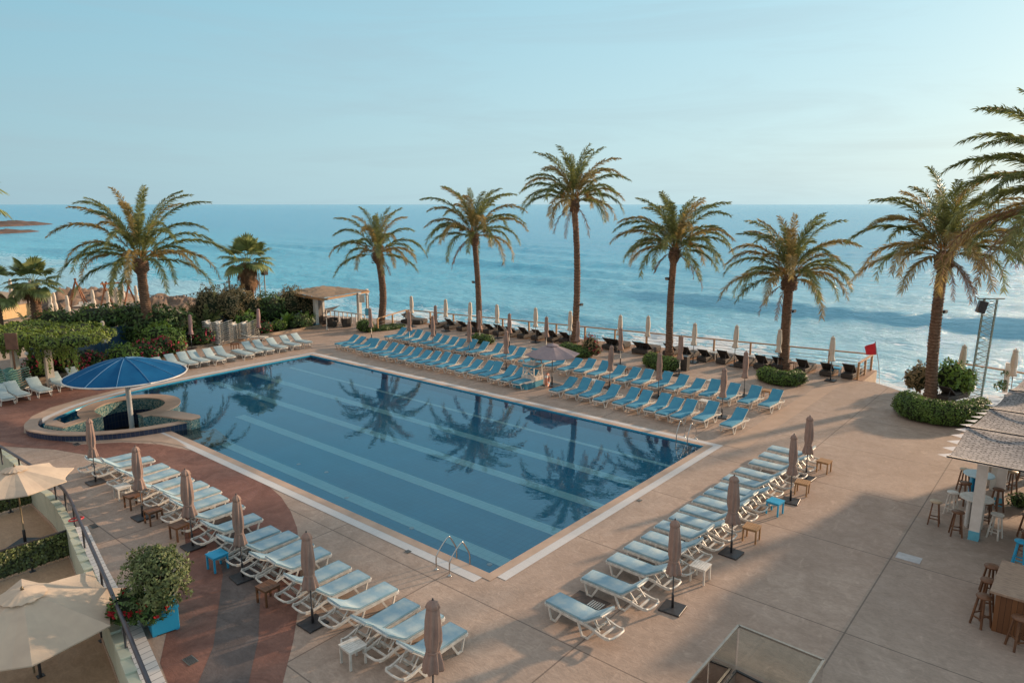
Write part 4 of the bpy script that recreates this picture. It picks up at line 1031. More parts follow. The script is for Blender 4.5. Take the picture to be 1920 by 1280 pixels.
# floor fittings
def plate(px, py, wx, wy, m_, name, label, bars=0, rz=0, z=.012):
    p = at(px, py); t = thing(name, label, name.replace('_', ' '), (p.x, p.y, 0), rz)
    mb = MB(); mb.box((0, 0, z), (wx, wy, .012)); mb.build('plate', m_, t)
    if bars:
        mb = MB()
        for k in range(bars): mb.box((-wx / 2 + (k + .5) * wx / bars, 0, z + .008), (wx / bars * .45, wy * .85, .008))
        mb.build('slots', BLACK, t)
plate(1704, 1046, .62, .42, mat('pale_hatch', (.46, .46, .47), rough=.6), 'floor_hatch', 'pale grey rectangular hatch set in the paving at right')
plate(357, 1238, .34, .22, GREYMETAL, 'floor_drain', 'slotted metal drain in the red paving near the bottom left', 8)
plate(176, 986, .34, .2, GREYMETAL, 'floor_drain', 'slotted drain in the tan paving left of the brown tables', 8)
plate(765, 1034, .16, .16, GREYMETAL, 'floor_drain', 'small square drain left of the near pool ladder', 3)
plate(1199, 938, .16, .16, GREYMETAL, 'floor_drain', 'small square drain beside the right edge of the pool', 3)
plate(144, 833, .38, .22, GREYMETAL, 'floor_drain', 'drain grate in front of the swim-up bar wall', 8)
plate(1103, 1128, .95, .62, mat('worn_dark_hatch', (.13, .09, .075), (.08, .06, .05), rough=.8), 'service_hatch', 'dark worn service hatch beside the lone near lounger', 0)
p = at(1117, 1135); mb = MB()
for k in range(6): mb.box((-.16 + k * .065, 0, .03), (.035, .3, .01))
tag(mb.build('white_grating', WHITE, None, (p.x, p.y, 0)), 'small white slotted grating lying on the dark service hatch', 'grating')
# ------------------------------------------------------------------ date palms
def frond(mb, base, az, el0, L, droop, r_, leaf=.42, wid=.05, n=34, twist=0.0):
    """one feathered leaf: curved rib with narrow leaflets on both sides"""
    p = Vector(base); pts = [p.copy()]; e = el0; st_ = L / 14; dirs = []
    for i in range(14):
        t = i / 14; e = el0 - droop * (t ** 1.5)
        d = Vector((math.cos(az) * math.cos(e), math.sin(az) * math.cos(e), math.sin(e))); dirs.append(d)
        p = p + d * st_; pts.append(p.copy())
    dirs.append(dirs[-1])
    side0 = Vector((-math.sin(az), math.cos(az), 0))
    mb.tube(pts, [.028 * (1 - .85 * i / 14) for i in range(15)], 3, cap=False, smooth=False)
    for k in range(n):
        t = .13 + .87 * (k + .5) / n; f = t * 14; i = min(13, int(f)); q = pts[i].lerp(pts[i + 1], f - i); d = dirs[i]
        up = side0.cross(d).normalized(); up = -up if up.z < 0 and abs(up.z) > .02 else up
        ll = leaf * (math.sin(math.pi * min(.93, (t * .88 + .10))) ** .45) * r_.uniform(.85, 1.12)
        for s in (-1, 1):
            v = (side0 * s * r_.uniform(.35, .95) + d * r_.uniform(.75, 1.15) + up * r_.uniform(-.45, .65)).normalized()
            tip = q + v * ll + Vector((0, 0, -.22 * ll)); w_ = d * (wid * .5)
            mid = q + v * (ll * .5) 
            n0 = len(mb.v); mb.v += [tuple(q - w_ * .6), tuple(q + w_ * .6), tuple(mid + w_), tuple(tip), tuple(mid - w_)]
            mb.f.append((n0, n0 + 1, n0 + 2, n0 + 3, n0 + 4)); mb.sm.append(False)
CURVES = {}
def date_palm(label, base, top, r0, r1, Rf, seed, nf=42, low=-.35, gold=.45, dead=4, head=1.0, hang=None, lean_pts=None, cut=None, size=1.0):
    r_ = random.Random(seed); t = thing('date_palm', label, 'palm tree', base)
    T = Vector(top) - Vector(base); mb = MB(); n = 46; rows = []
    CURVES[seed] = None
    bend = Vector((r_.uniform(-.1, .1), r_.uniform(-.1, .1), 0)) * T.length * .25
    H = T.length
    for i in range(n * 2 + 1):
        u = i / (n * 2); c = T * u + bend * math.sin(math.pi * u)
        if lean_pts: c = T * u + Vector(lean_pts) * math.sin(math.pi * u) * (1 - .3 * u)
        r = r0 + (r1 - r0) * u ** .8
        r *= 1 + .30 * max(0, 1 - u * H / .6) + (.10 if i % 2 else -.05)
        topd = H * (1 - u)
        if topd < 1.0: r = max(r, r1 * (1 + .85 * math.sin(math.pi * min(1, (1.0 - topd) / 1.0 * .95 + .05)) ** .7)) * (1.05 if i % 2 else .95)
        rows.append([c + Vector((math.cos(a), math.sin(a), 0)) * (r * (1 + r_.uniform(-.05, .05)) * (1 + .09 * noise.noise(Vector((math.cos(a) * 3, math.sin(a) * 3, u * H * 3 + seed))))) for a in (2 * math.pi * (k + (i % 2) * .5) / 16 for k in range(16))])
    CURVES[seed] = [Vector(base) + sum(rw, Vector()) / len(rw) for rw in rows]
    mb.grid(rows, False, True); mb.build('trunk', TRUNK, t)
    # cut leaf bases bristling under the crown
    bt = MB()
    for k in range(46):
        a = k * 2.399; hh = r_.uniform(.1, .95); c = T * (1 - hh / H); rr = r1 * 1.45
        d = Vector((math.cos(a), math.sin(a), .9)); q = c + Vector((math.cos(a), math.sin(a), 0)) * rr
        bt.beam(q, q + d.normalized() * r_.uniform(.12, .26), .09, .035)
    bt.build('leaf_bases', TRUNK, t)
    g = MB(); g2 = MB(); dd = MB(); c = T + Vector((0, 0, -.05))
    for k in range(nf):
        f = (k + .5) / nf; az = k * 2.39996 + r_.uniform(-.2, .2)
        el = R(86) * (1 - f ** 1.15) + (low + .22) * f + r_.uniform(-.12, .12)
        L = Rf * (.98 + .20 * math.sin(math.pi * f)) * r_.uniform(.84, 1.10)
        droop = R(40) + R(72) * math.sin(math.pi * min(1, f * .62 + .05)) * r_.uniform(.8, 1.2)
        if el < .1: droop *= .7
        b0 = c + Vector((math.cos(az), math.sin(az), 0)) * (.12 + .12 * f) + Vector((0, 0, .25 - .45 * f))
        tgt = g2 if r_.random() < gold * (.4 + f) else g
        frond(tgt, b0, az, el, L, droop, r_, leaf=.56 * size, wid=.054, n=int(22 * L))
    for k in range(dead):
        az = r_.uniform(0, 6.28); b0 = c + Vector((math.cos(az), math.sin(az), 0)) * .25 + Vector((0, 0, -.45))
        frond(dd, b0, az, R(-35), Rf * r_.uniform(.5, .8), R(55), r_, leaf=.36, n=30)
    for hg in (hang or []):
        hz_, hl = hg[0], hg[1]; he = hg[2] if len(hg) > 2 else -38
        b0 = c + Vector((math.cos(hz_), math.sin(hz_), 0)) * .3 + Vector((0, 0, -.3)); frond(dd, b0, hz_, R(he), hl, R(-he * .0 + (46 if he < -20 else 96)), r_, leaf=.36, n=56)
    cr = g.build('crown', FROND, t); g2.build('golden_fronds', FROND2, cr)
    if dd.v: dd.build('dry_fronds', DEAD, t)
    # fruit stalks, orange
    ft = MB()
    for k in range(7):
        a = k * .9 + r_.uniform(-.2, .2); q = c + Vector((math.cos(a) * .2, math.sin(a) * .2, .1)); pp = [q, q + Vector((math.cos(a) * .35, math.sin(a) * .35, .38)), q + Vector((math.cos(a) * .7, math.sin(a) * .7, .42)), q + Vector((math.cos(a) * .95, math.sin(a) * .95, .15))]
        ft.tube(pp, .02, 4)
        for j in range(14): 
            o_ = pp[2].lerp(pp[3], r_.random()); ft.beam(o_, o_ + Vector((r_.uniform(-.18, .18), r_.uniform(-.18, .18), r_.uniform(-.3, -.05))), .022)
    ft.build('fruit_stalks', mat('orange_stalks', (.42, .20, .04), (.32, .14, .03), rough=.7, scale=4, rnd=.3), t)
    return t
def palm_at(label, bpx, tpx, r0, r1, rad_px, seed, **k):
    """bpx: foot of the trunk, tpx: where the leaves spring, both in the photograph; the trunk stands in the vertical plane facing the camera"""
    b = at(*bpx); z = zat(b, tpx[1]); D = (Vector((b.x, b.y)) - Vector(cam2place((0, 0, 0))[:2])).length
    # sideways lean measured along the camera's right direction
    tx = at(tpx[0], tpx[1], z) if abs(tpx[1] - HY) > 12 else None
    right = Vector((math.cos(_a), -math.sin(_a), 0))   # camera right in the place frame
    def px_of(p):
        x = p.x * math.cos(_a) - p.y * math.sin(_a) + _O.x; y = p.x * math.sin(_a) + p.y * math.cos(_a) + _O.y
        q = Vector((x, y, p.z - CAMH)); dep = q.y * math.cos(PITCH) - q.z * math.sin(PITCH); return CX + F * x / dep, dep
    top = Vector((b.x, b.y, z)); x0, dep = px_of(top); top = top + right * ((tpx[0] - x0) / F * dep)
    return date_palm(label, tuple(b), tuple(top), r0, r1, rad_px / F * dep, seed, **k), b, top
palm_at('big leaning date palm behind the green shrubs at the left, widest crown', (288, 655), (262, 484), .36, .29, 148, 3, nf=40, low=-.28, gold=.4, dead=0, lean_pts=(.25, -.2, 0), size=1.05)
palm_at('short date palm beside the thatched shelter, left of the terrace railing', (713, 612), (707, 472), .31, .25, 84, 4, nf=30, low=-.15, gold=.45, dead=1, lean_pts=(.25, .3, 0))
P3_, b3, t3 = palm_at('date palm with a lamp on its trunk, left of the tallest palm', (899, 622), (888, 437), .25, .19, 98, 5, nf=38, gold=.5, low=-.1, dead=1, hang=[(3.5, 2.6)])
P4_, b4, t4 = palm_at('tallest date palm near the middle of the terrace', (1077, 642), (1076, 372), .25, .20, 102, 6, nf=38, gold=.45, low=-.1, dead=3, hang=[(-.9, 2.2), (4.2, .9)])
P5_, b5, t5 = palm_at('slender leaning date palm with a floodlight on its left side', (1255, 668), (1266, 463), .25, .20, 112, 7, nf=40, gold=.4, low=-.15, dead=2, hang=[(-1.2, 2.0), (3.6, 1.7)])
P6_, b6, t6 = palm_at('short thick date palm above a round low hedge', (1469, 692), (1481, 515), .29, .26, 122, 8, nf=42, gold=.35, low=-.15, dead=2)
P7_, b7, t7 = palm_at('large date palm in the kidney-shaped hedge at the right', (1745, 748), (1772, 470), .29, .23, 152, 9, nf=42, gold=.5, low=-.2, dead=2, hang=[(-.6, 2.6), (-.3, 2.2)], lean_pts=(-.15, .15, 0), size=1.1)
# a palm whose trunk stands just outside the right edge: its leaves reach into the photo
palm_at('date palm whose long fronds reach in from the right edge', (2030, 850), (2020, 372), .36, .28, 225, 21, nf=56, gold=.45, low=-.5, dead=6, hang=[(R(215), 6.2, 2), (R(228), 5.4, -8), (R(196), 5.6, -5)], size=1.1)

# ------------------------------------------------------------------ fan palms
def fan_leaf(mb, base, az, el, L, r_, fr=.62, n=22, drp=.5):
    d = Vector((math.cos(az) * math.cos(el), math.sin(az) * math.cos(el), math.sin(el))); s = Vector((-math.sin(az), math.cos(az), 0)); up = s.cross(d) * -1
    if up.z < 0: up = -up
    q = Vector(base) + d * L; mid = Vector(base) + d * (L * .5) + Vector((0, 0, .06 * L))
    mb.tube([base, mid, q], .018, 3, cap=False)
    d2 = (d + Vector((0, 0, -drp * .35))).normalized()
    for k in range(n):
        a = R(-105 + 210 * k / (n - 1)); v = (d2 * math.cos(a) + s * math.sin(a)).normalized(); ln = fr * r_.uniform(.88, 1.08) * (1 - .22 * abs(math.sin(a)))
        w_ = (d2 * -math.sin(a) + s * math.cos(a)) * (.055 * fr / .62)
        m_ = q + v * ln * .6 + up * .03; tp_ = q + v * ln + Vector((0, 0, -drp * .32 * ln))
        n0 = len(mb.v); mb.v += [tuple(q), tuple(m_ - w_), tuple(tp_), tuple(m_ + w_)]; mb.f.append((n0, n0 + 1, n0 + 2, n0 + 3)); mb.sm.append(False)
def fan_palm(label, base, H, r0, seed, nf=26, L=.9, fr=.75, skirt=30, low=-.4):
    r_ = random.Random(seed); t = thing('fan_palm', label, 'palm tree', base)
    mb = MB(); rows = []
    for i in range(41):
        u = i / 40; r = r0 * (1.15 - .25 * u) * (1.08 if i % 2 else .94)
        rows.append([Vector((r * math.cos(a), r * math.sin(a), u * H)) for a in (2 * math.pi * (k + .5 * (i % 2)) / 12 for k in range(12))])
    mb.grid(rows, False, True); mb.build('trunk', TRUNK, t)
    g = MB(); d_ = MB()
    for k in range(nf):
        f = (k + .5) / nf; el = R(80) * (1 - f) + low * f + r_.uniform(-.12, .12); az = k * 2.4 + r_.uniform(-.2, .2)
        fan_leaf(g, (0, 0, H + .15), az, el, L * r_.uniform(.8, 1.15), r_, fr, drp=.3 + .7 * f)
    g.build('crown', FAN, t)
    for k in range(skirt):
        az = k * 2.4; fan_leaf(d_, (math.cos(az) * r0 * .8, math.sin(az) * r0 * .8, H + .1 - 1.5 * r_.random() ** 1.3 * skirt / 44), az, R(-66 + r_.uniform(-18, 22)), L * r_.uniform(.25, .5), r_, fr * .5, 14, drp=1.3)
    if skirt: d_.build('dry_skirt', DEAD, t)
    return t
q = at(78, 655); fan_palm('fan palm with reddish trunk behind the ivy pergola', (q.x, q.y, 0), zat(q, 535), .33, 1, nf=24, L=1.15, fr=1.0, skirt=16, low=-.7)
q = at(473, 610); fan_palm('fan palm with a thick brown skirt of dry leaves, left of the thatched shelter', (q.x, q.y, 0), zat(q, 494), .34, 2, nf=26, L=1.35, fr=1.25, skirt=44, low=-.35)
q = at(8, 660, 0); fan_palm('slim fan palm with drooping leaves at the left edge', (q.x, q.y, 0), zat(q, 545), .2, 3, nf=10, L=1.2, fr=.9, skirt=10, low=-.9)
q = at(-62, 690, 0); fan_palm('tall fan palm whose leaves reach in at the upper left edge', (q.x, q.y, 0), zat(q, 372), .22, 4, nf=26, L=2.2, fr=1.5, skirt=12, low=-.7)

# ------------------------------------------------------------------ hedges and shrubs
def leaf_blob(mb, blobs, dens, size, r_, nse=.22, droop=0.0):
    for bi, (c, rx, ry, rz_) in enumerate(blobs):
        area = 4 * math.pi * ((rx * ry) ** 1.6 + (rx * rz_) ** 1.6 + (ry * rz_) ** 1.6) ** .625 / 3 ** .625 
        for _ in range(int(area * dens)):
            z = r_.uniform(-.55, 1); a = r_.uniform(0, 6.283); s = math.sqrt(1 - z * z); n_ = Vector((s * math.cos(a), s * math.sin(a), z))
            k = 1 + nse * noise.noise(n_ * 2.3 + Vector((c[0], c[1], bi))) * 1.6 + nse * .6 * noise.noise(n_ * 6 + Vector((c[1], c[0], 3))) + r_.uniform(-.10, .03)
            p = Vector((c[0] + n_.x * rx * k, c[1] + n_.y * ry * k, c[2] + n_.z * rz_ * k))
            if p.z < .02: continue
            if any(bj != bi and ((p.x - d[0]) / ex) ** 2 + ((p.y - d[1]) / ey) ** 2 + ((p.z - d[2]) / ez) ** 2 < .62 for bj, (d, ex, ey, ez) in enumerate(blobs)): continue
            t1 = (n_.cross(Vector((r_.uniform(-1, 1), r_.uniform(-1, 1), r_.uniform(-1, 1))))).normalized(); t2 = n_.cross(t1)
            tilt = r_.uniform(-.1, 1.0); t2 = (t2 * math.cos(tilt) + n_ * math.sin(tilt)).normalized(); q = size * r_.uniform(.65, 1.3)
            n0 = len(mb.v); mb.v += [tuple(p - t2 * q * .6), tuple(p + t1 * q * .32), tuple(p + t2 * q * .7), tuple(p - t1 * q * .32)]; mb.f.append((n0, n0 + 1, n0 + 2, n0 + 3)); mb.sm.append(False)
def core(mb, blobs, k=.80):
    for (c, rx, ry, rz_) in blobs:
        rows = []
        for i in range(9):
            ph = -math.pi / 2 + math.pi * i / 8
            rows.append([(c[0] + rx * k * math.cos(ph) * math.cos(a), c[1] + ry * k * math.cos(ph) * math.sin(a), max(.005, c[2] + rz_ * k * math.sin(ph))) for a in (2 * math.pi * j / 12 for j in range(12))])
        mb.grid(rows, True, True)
def shrub(name, label, loc, blobs, m_, dens=70, size=.12, seed=0, flowers=None, fl_n=0, nse=.22, cat='shrub', group=None, stems=0, ck=.80, z0=0.0):
    r_ = random.Random(seed); t = thing(name, label, cat, (loc[0], loc[1], z0), 0, group)
    mb = MB(); leaf_blob(mb, blobs, dens, size, r_, nse); lf = mb.build('foliage', m_, t)
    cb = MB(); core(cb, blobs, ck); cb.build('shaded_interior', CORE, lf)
    if fl_n:
        fb = MB()
        for _ in range(fl_n):
            c, rx, ry, rz_ = r_.choice(blobs); z = r_.uniform(-.3, 1); a = r_.uniform(0, 6.283); s = math.sqrt(1 - z * z)
            p = Vector((c[0] + s * math.cos(a) * rx * 1.03, c[1] + s * math.sin(a) * ry * 1.03, c[2] + z * rz_ * 1.03))
            if p.z < .05: continue
            for _k in range(6):
                v = Vector((r_.uniform(-1, 1), r_.uniform(-1, 1), r_.uniform(-1, 1))).normalized(); u = v.cross(Vector((.3, .5, .8))).normalized(); o_ = p + v * .05; q = .045
                fb.face([o_ - u * q, o_ + v * q, o_ + u * q, o_ - v * q])
        fb.build('flowers', flowers, t)
    if stems:
        sb = MB()
        for k in range(stems):
            a = r_.uniform(0, 6.28); c, rx, ry, rz_ = r_.choice(blobs); sb.tube([(math.cos(a) * .1, math.sin(a) * .1, 0), (c[0] * .5, c[1] * .5, c[2] * .5), (c[0] + math.cos(a) * rx * .3, c[1] + math.sin(a) * ry * .3, c[2])], [.05, .04, .02], 6)
        sb.build('stems', TRUNK, t)
    return t
def chain(pts, r, h):
    out = []
    for i in range(len(pts)):
        out.append(((pts[i][0], pts[i][1], h * .42), r * (1 + .06 * math.sin(i * 2.1)), r * (1 + .05 * math.cos(i * 1.7)), h * .60))
    return out
def hedge_px(name, label, pts, r, h, seed, m_=HEDGE, dens=150, size=.085, nse=.10, **k):
    P = [at(x, y) for x, y in pts]; o = P[0]; rel = [(p.x - o.x, p.y - o.y) for p in P]
    rel = [q[:2] for q in spline(rel, 3)] if len(rel) > 2 else rel
    return shrub(name, label, (o.x, o.y), chain(rel, r, h), m_, dens, size, seed, nse=nse, ck=.88, cat='hedge', **k)
hedge_px('clipped_hedge', 'long kidney-shaped clipped hedge wrapped round the large right palm', [(1702, 772), (1712, 783), (1740, 790), (1775, 795), (1810, 793), (1832, 786)], .72, 1.05, 1, dens=170)
hedge_px('clipped_hedge', 'rounded low hedge at the foot of the short thick palm', [(1437, 713), (1452, 719), (1475, 722), (1492, 719)], .60, .80, 2)
hedge_px('clipped_hedge', 'rounded low hedge left of the foot of the leaning palm', [(1222, 686), (1238, 692), (1256, 694)], .62, .85, 3)
hedge_px('clipped_hedge', 'low round hedge beside the flowering shrub at the tallest palm', [(1062, 662), (1080, 667), (1094, 669)], .62, .75, 4)
hedge_px('clipped_hedge', 'small low hedge right of the second palm trunk', [(898, 641), (912, 644)], .62, .65, 5)
hedge_px('clipped_hedge', 'small round clipped bush left of the short palm by the shelter', [(682, 620), (690, 622)], .58, .95, 6)
hedge_px('ground_cover', 'low creeping plants at the foot of the short palm by the shelter', [(712, 618), (728, 616), (742, 614)], .8, .28, 7, LEAF, dens=90, size=.11)
q = at(1107, 668); shrub('flowering_shrub', 'loose reddish flowering shrub right of the tallest palm', q, [((0, 0, .7), .6, .6, .75), ((.35, .1, .5), .4, .4, .5)], LEAFB, 130, .10, 8, PINK, 40, .3, stems=4)
q = at(1765, 742); shrub('bright_bush', 'tall bright green bush directly right of the large right palm', (q.x, q.y), [((.35, .2, .95), .85, .8, .95), ((.9, .5, .8), .5, .6, .7)], LEAFL, 130, .15, 9, None, 0, .3, stems=5)
q = at(1722, 736); shrub('dark_bush', 'loose green bush with reddish tips directly left of the large right palm', (q.x, q.y), [((0, 0, .8), .6, .6, .8), ((-.4, .1, .6), .35, .4, .55)], LEAFB, 120, .14, 10, None, 0, .35, stems=5)
q = at(1838, 768); shrub('small_plant', 'small dark plant at the foot of the lattice tower', (q.x, q.y), [((0, 0, .25), .4, .4, .35)], LEAF, 130, .12, 11)
q = at(1912, 950); shrub('small_plant', 'small dark plant on the paving behind the bar stools at the right edge', (q.x, q.y), [((0, 0, .2), .35, .35, .28)], LEAF, 140, .10, 12)
# garden strip behind the loungers at the left
GRP = 'shrubs in the garden behind the loungers'
gard = [
 ('big dark green shrub at the foot of the big leaning palm', (285, 655), [((0, .5, 1.3), 1.9, 1.5, 1.2), ((-1.2, .5, 1.0), 1.3, 1.2, .9)], LEAF, 26, .26, None, 0),
 ('bright yellow green shrub in front of the big leaning palm', (297, 672), [((0, .6, 1.35), 1.25, 1.1, .85), ((.9, .9, 1.1), .8, .8, .7)], LEAFL, 50, .2, None, 0),
 ('dense green shrub right of the big leaning palm', (325, 652), [((0, .5, 1.25), 1.5, 1.3, 1.1)], LEAF, 32, .24, None, 0),
 ('low light green shrub between the cream parasol and the pink flowers', (228, 690), [((0, .3, .7), 1.2, .7, .75)], LEAFL, 60, .17, None, 0),
 ('bush covered with pink flowers right of the cream parasol', (275, 680), [((0, .2, .7), 1.3, .6, .75), ((.9, .5, 1.0), .6, .5, .6)], LEAF, 50, .17, PINK, 130),
 ('pink flowering bush left of the mauve parasol', (322, 666), [((0, .2, .55), 1.2, .55, .65)], LEAF, 50, .17, PINK, 90),
 ('pink flowering bush between the mauve parasol and the stacked white loungers', (378, 650), [((0, .3, .6), 1.1, .6, .75)], LEAF, 50, .17, PINK, 40),
 ('dark green hedge mass over the navy garden wall', (185, 655), [((0, .6, 1.7), 2.6, 1.2, .8), ((2.2, .8, 1.7), 1.6, 1.2, .9), ((-2.5, .2, 1.6), 2.0, 1.1, .8)], LEAF, 24, .24, None, 0),
 ('brown leaved tree-like shrub behind the stacked white loungers', (395, 635), [((0, .8, 2.0), 1.4, 1.2, 1.15), ((1.5, .5, 1.8), 1.0, 1.0, 1.0), ((-1.1, .5, 1.3), .7, .7, .9)], LEAFB, 60, .17, None, 0),
 ('brown leaved shrub left of the fan palm with the dry skirt', (440, 622), [((0, .8, 1.9), 1.5, 1.2, 1.1), ((1.4, .5, 1.5), 1.0, 1.0, .9)], LEAFB, 60, .17, None, 0),
 ('green shrub below the fan palm with the dry skirt', (458, 632), [((0, .5, 1.0), 1.2, .9, .9)], LEAFL, 45, .2, None, 0),
 ('dark green shrub right of the fan palm with the dry skirt', (505, 618), [((0, .6, 1.3), 1.4, 1.1, 1.1)], LEAF, 40, .2, None, 0),
 ('reddish brown shrub left of the thatched shelter', (548, 610), [((0, .8, 1.5), 1.6, 1.0, 1.1), ((1.4, .3, 1.2), .9, .9, .9)], LEAFB, 60, .16, None, 0),
 ('low green border plants left of the thatched shelter post', (560, 616), [((0, 0, .5), 1.5, .6, .55)], LEAF, 60, .18, None, 0),
 ('small light green bush near the kerb left of the shelter', (523, 622), [((0, 0, .45), .7, .5, .5)], LEAFL, 90, .14, None, 0),
 ('pink flowering plant beside the second mauve parasol', (497, 628), [((0, 0, .5), .6, .5, .6)], LEAF, 70, .16, PINK, 30),
 ('pink flowering bush directly right of the white pergola post', (118, 703), [((0, .2, .8), 1.2, .6, .8), ((.7, .2, .5), .8, .5, .5)], LEAF, 60, .17, PINK, 110),
 ('pink flowering bush left of the white pergola post', (72, 712), [((0, .2, .7), 1.0, .5, .7)], LEAF, 55, .17, PINK, 40),
 ('pink flowering low bush left of the cream parasol', (170, 695), [((0, .2, .55), 1.1, .5, .6)], LEAF, 60, .16, PINK, 55)]
for i, (lb, px, bl, m_, dn, sz, fw, fn) in enumerate(gard):
    p = at(*px); rot = R(180)
    # blobs are given along the bed: x to the right in the photo, y away from the pool
    bb = [((c[0] * .57 - c[1] * .82, c[0] * .82 + c[1] * .57, c[2]), rx * .9, rx * .9 if abs(rx - ry) < .4 else (rx + ry) / 2, rz_) for (c, rx, ry, rz_) in bl]
    bb = [((c[0], c[1], c[2] * 1.22), rx, ry, rz_ * 1.18) for (c, rx, ry, rz_) in bb] if fw is None and m_ is not LEAFL else bb
    shrub('garden_shrub', lb, (p.x, p.y), bb, m_, dn * 1.5, sz * .78, 40 + i, fw, fn, .30, group=GRP, stems=3 if m_ is LEAFB else 0)
def spiky(name, label, loc, n, L, m_, seed, wid=.09, el=(.5, 1.4), droop=R(60), z0=0):
    r_ = random.Random(seed); t = thing(name, label, 'plant', (loc[0], loc[1], z0)); mb = MB()
    for k in range(n):
        az = k * 2.4 + r_.uniform(-.3, .3); e = r_.uniform(*el); frond(mb, (0, 0, .1), az, e, L * r_.uniform(.75, 1.1), droop * r_.uniform(.7, 1.2), r_, leaf=.30 * L / 2, wid=wid, n=26)
    mb.build('fronds', m_, t); sb = MB(); sb.tube([(0, 0, 0), (0, 0, .35)], [.16, .10], 8); sb.build('stump', TRUNK, t); return t
spiky('young_palm', 'young feathery palm rising above the brown shrubs by the stacked loungers', at(388, 636), 16, 3.1, LEAFG, 3, el=(.9, 1.5), droop=R(50))
spiky('young_palm', 'small dark palm clump right of the ivy pergola', at(160, 668), 14, 2.0, FAN, 4)
spiky('young_palm', 'small palm under the fan palm at the left', at(60, 640), 16, 2.0, FAN, 5, z0=.5)
spiky('young_palm', 'small palm with arching leaves left of the shelter', at(520, 612), 12, 1.9, LEAF, 6)
def banana(label, px, seed, n=9, L=1.5):
    r_ = random.Random(seed); p = at(*px); t = thing('broad_leaf_plant', label, 'plant', (p.x, p.y, 0)); mb = MB()
    for k in range(n):
        az = k * 2.4; e = r_.uniform(.8, 1.4); rows = []; q = Vector((0, 0, .1))
        for i in range(9):
            u = i / 8; ee = e - 1.0 * u ** 2; d = Vector((math.cos(az) * math.cos(ee), math.sin(az) * math.cos(ee), math.sin(ee))); s = Vector((-math.sin(az), math.cos(az), 0)); w_ = .02 + .15 * (math.sin(math.pi * max(0, (u - .25) / .75)) if u > .25 else 0)
            rows.append([q + s * w_ + Vector((0, 0, .05 * w_ / .15)), q, q - s * w_ + Vector((0, 0, .05 * w_ / .15))]); q = q + d * (L / 8)
        mb.grid(rows, True)
    mb.build('leaves', LEAFL, t)
banana('broad leaved plant behind the shrub left of the shelter', (500, 612), 1, 9, 2.6)
banana('broad leaved plant right of the second mauve parasol', (538, 618), 2, 10, 1.5)
banana('broad leaved plant beside the shelter post', (575, 613), 3, 9, 1.6)
# bed: soil and kerb
bedf = [(602, 612), (540, 623), (505, 629), (470, 634), (430, 643), (350, 655), (275, 672), (160, 696), (60, 716), (-60, 735)]
Bf = [tuple(at(x, y)[:2]) for x, y in bedf]
sheet('planting_bed', Bf + [(Bf[-1][0] - 3, Bf[-1][1] + 4), (-46, 29), tuple(at(596, 600)[:2])], [], SOIL, .05)
kb = MB()
for i in range(len(Bf) - 1):
    kb.beam((*Bf[i], .09), (*Bf[i + 1], .09), .22, .18)
tag(kb.build('garden_kerb', STONE), 'low pale stone kerb edging the flower bed behind the loungers', 'kerb')

# ------------------------------------------------------------------ ivy pergola at the left edge
pg = at(97, 727)
pv = thing('ivy_pergola', 'white posted pergola smothered in hanging ivy at the left edge', 'pergola', (pg.x, pg.y, 0))
zt = zat(pg, 650)
PTN = mat('cream_post_paint', (.62, .52, .42), (.52, .43, .34), rough=.7, scale=4)
p2_ = at(34, 722)
mb = MB(); mb.box((0, 0, zt / 2), (.34, .34, zt)); mb.build('post', PTN, pv)
rel2 = (p2_.x - pg.x, p2_.y - pg.y)
mb = MB(); mb.box((rel2[0], rel2[1], zt / 2), (.34, .34, zt)); mb.build('post', PTN, pv)
r_ = random.Random(77)
dv = Vector((rel2[0], rel2[1], 0)).normalized(); nv = Vector((-.80, .60, 0))
mb = MB(); mb.beam(Vector((0, 0, zt)) - dv * 1.6, Vector((rel2[0], rel2[1], zt)) + dv * 3, .15, .2)
for k in range(-1, 5): mb.beam(Vector((0, 0, zt + .15)) + dv * k * 1.0 - dv * .4, Vector((0, 0, zt + .15)) + dv * k * 1.0 + nv * 4.5 - dv * .4, .1, .14)
mb.build('beams', PTN, pv)
blb = []
for i in range(-2, 5):
    for j in range(0, 4): 
        q = dv * i * 1.0 + nv * (j * 1.15 - .1); blb.append(((q.x, q.y, zt + .32 + .12 * math.sin(i * 2 + j)), .95, .95, .42))
mb = MB(); leaf_blob(mb, blb, 75, .13, r_, .25)
for k in range(52):
    i = r_.uniform(-2.4, 5); L0 = r_.uniform(.3, 1.35) * (1.2 if i < .4 else .7); q = dv * i + nv * r_.uniform(-.75, -.3)
    for s in range(int(L0 * 62)):
        f = r_.random(); o_ = Vector((q.x + r_.gauss(0, .085 * (1.2 - f)), q.y + r_.gauss(0, .085 * (1.2 - f)), zt + .2 - f * L0)); u = Vector((r_.uniform(-1, 1), r_.uniform(-1, 1), r_.uniform(-.4, .4))).normalized() * .07; v = Vector((r_.uniform(-.3, .3), r_.uniform(-.3, .3), -1)).normalized() * .075
        mb.face([o_ - v * .6, o_ + u * .6, o_ + v, o_ - u * .6])
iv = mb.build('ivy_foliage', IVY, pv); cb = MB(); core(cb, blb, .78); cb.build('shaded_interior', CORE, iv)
q = at(25, 668, 2.4)
mb = MB(); mb.box((0, 0, 0), (.08, .62, .85), bev=.01); o = mb.build('panel_back', mat('brown_board', (.16, .075, .045), (.11, .05, .03), rough=.6, scale=4))
sgn = thing('notice_board', 'plain brown board standing above the ivy at the left edge', 'board', (q.x, q.y, zt + .3), R(-50)); o.parent = sgn; o.location = (0, 0, .55)
mb = MB(); mb.beam((0, 0, -.9), (0, 0, .1), .07); mb.build('post', OAK, sgn)
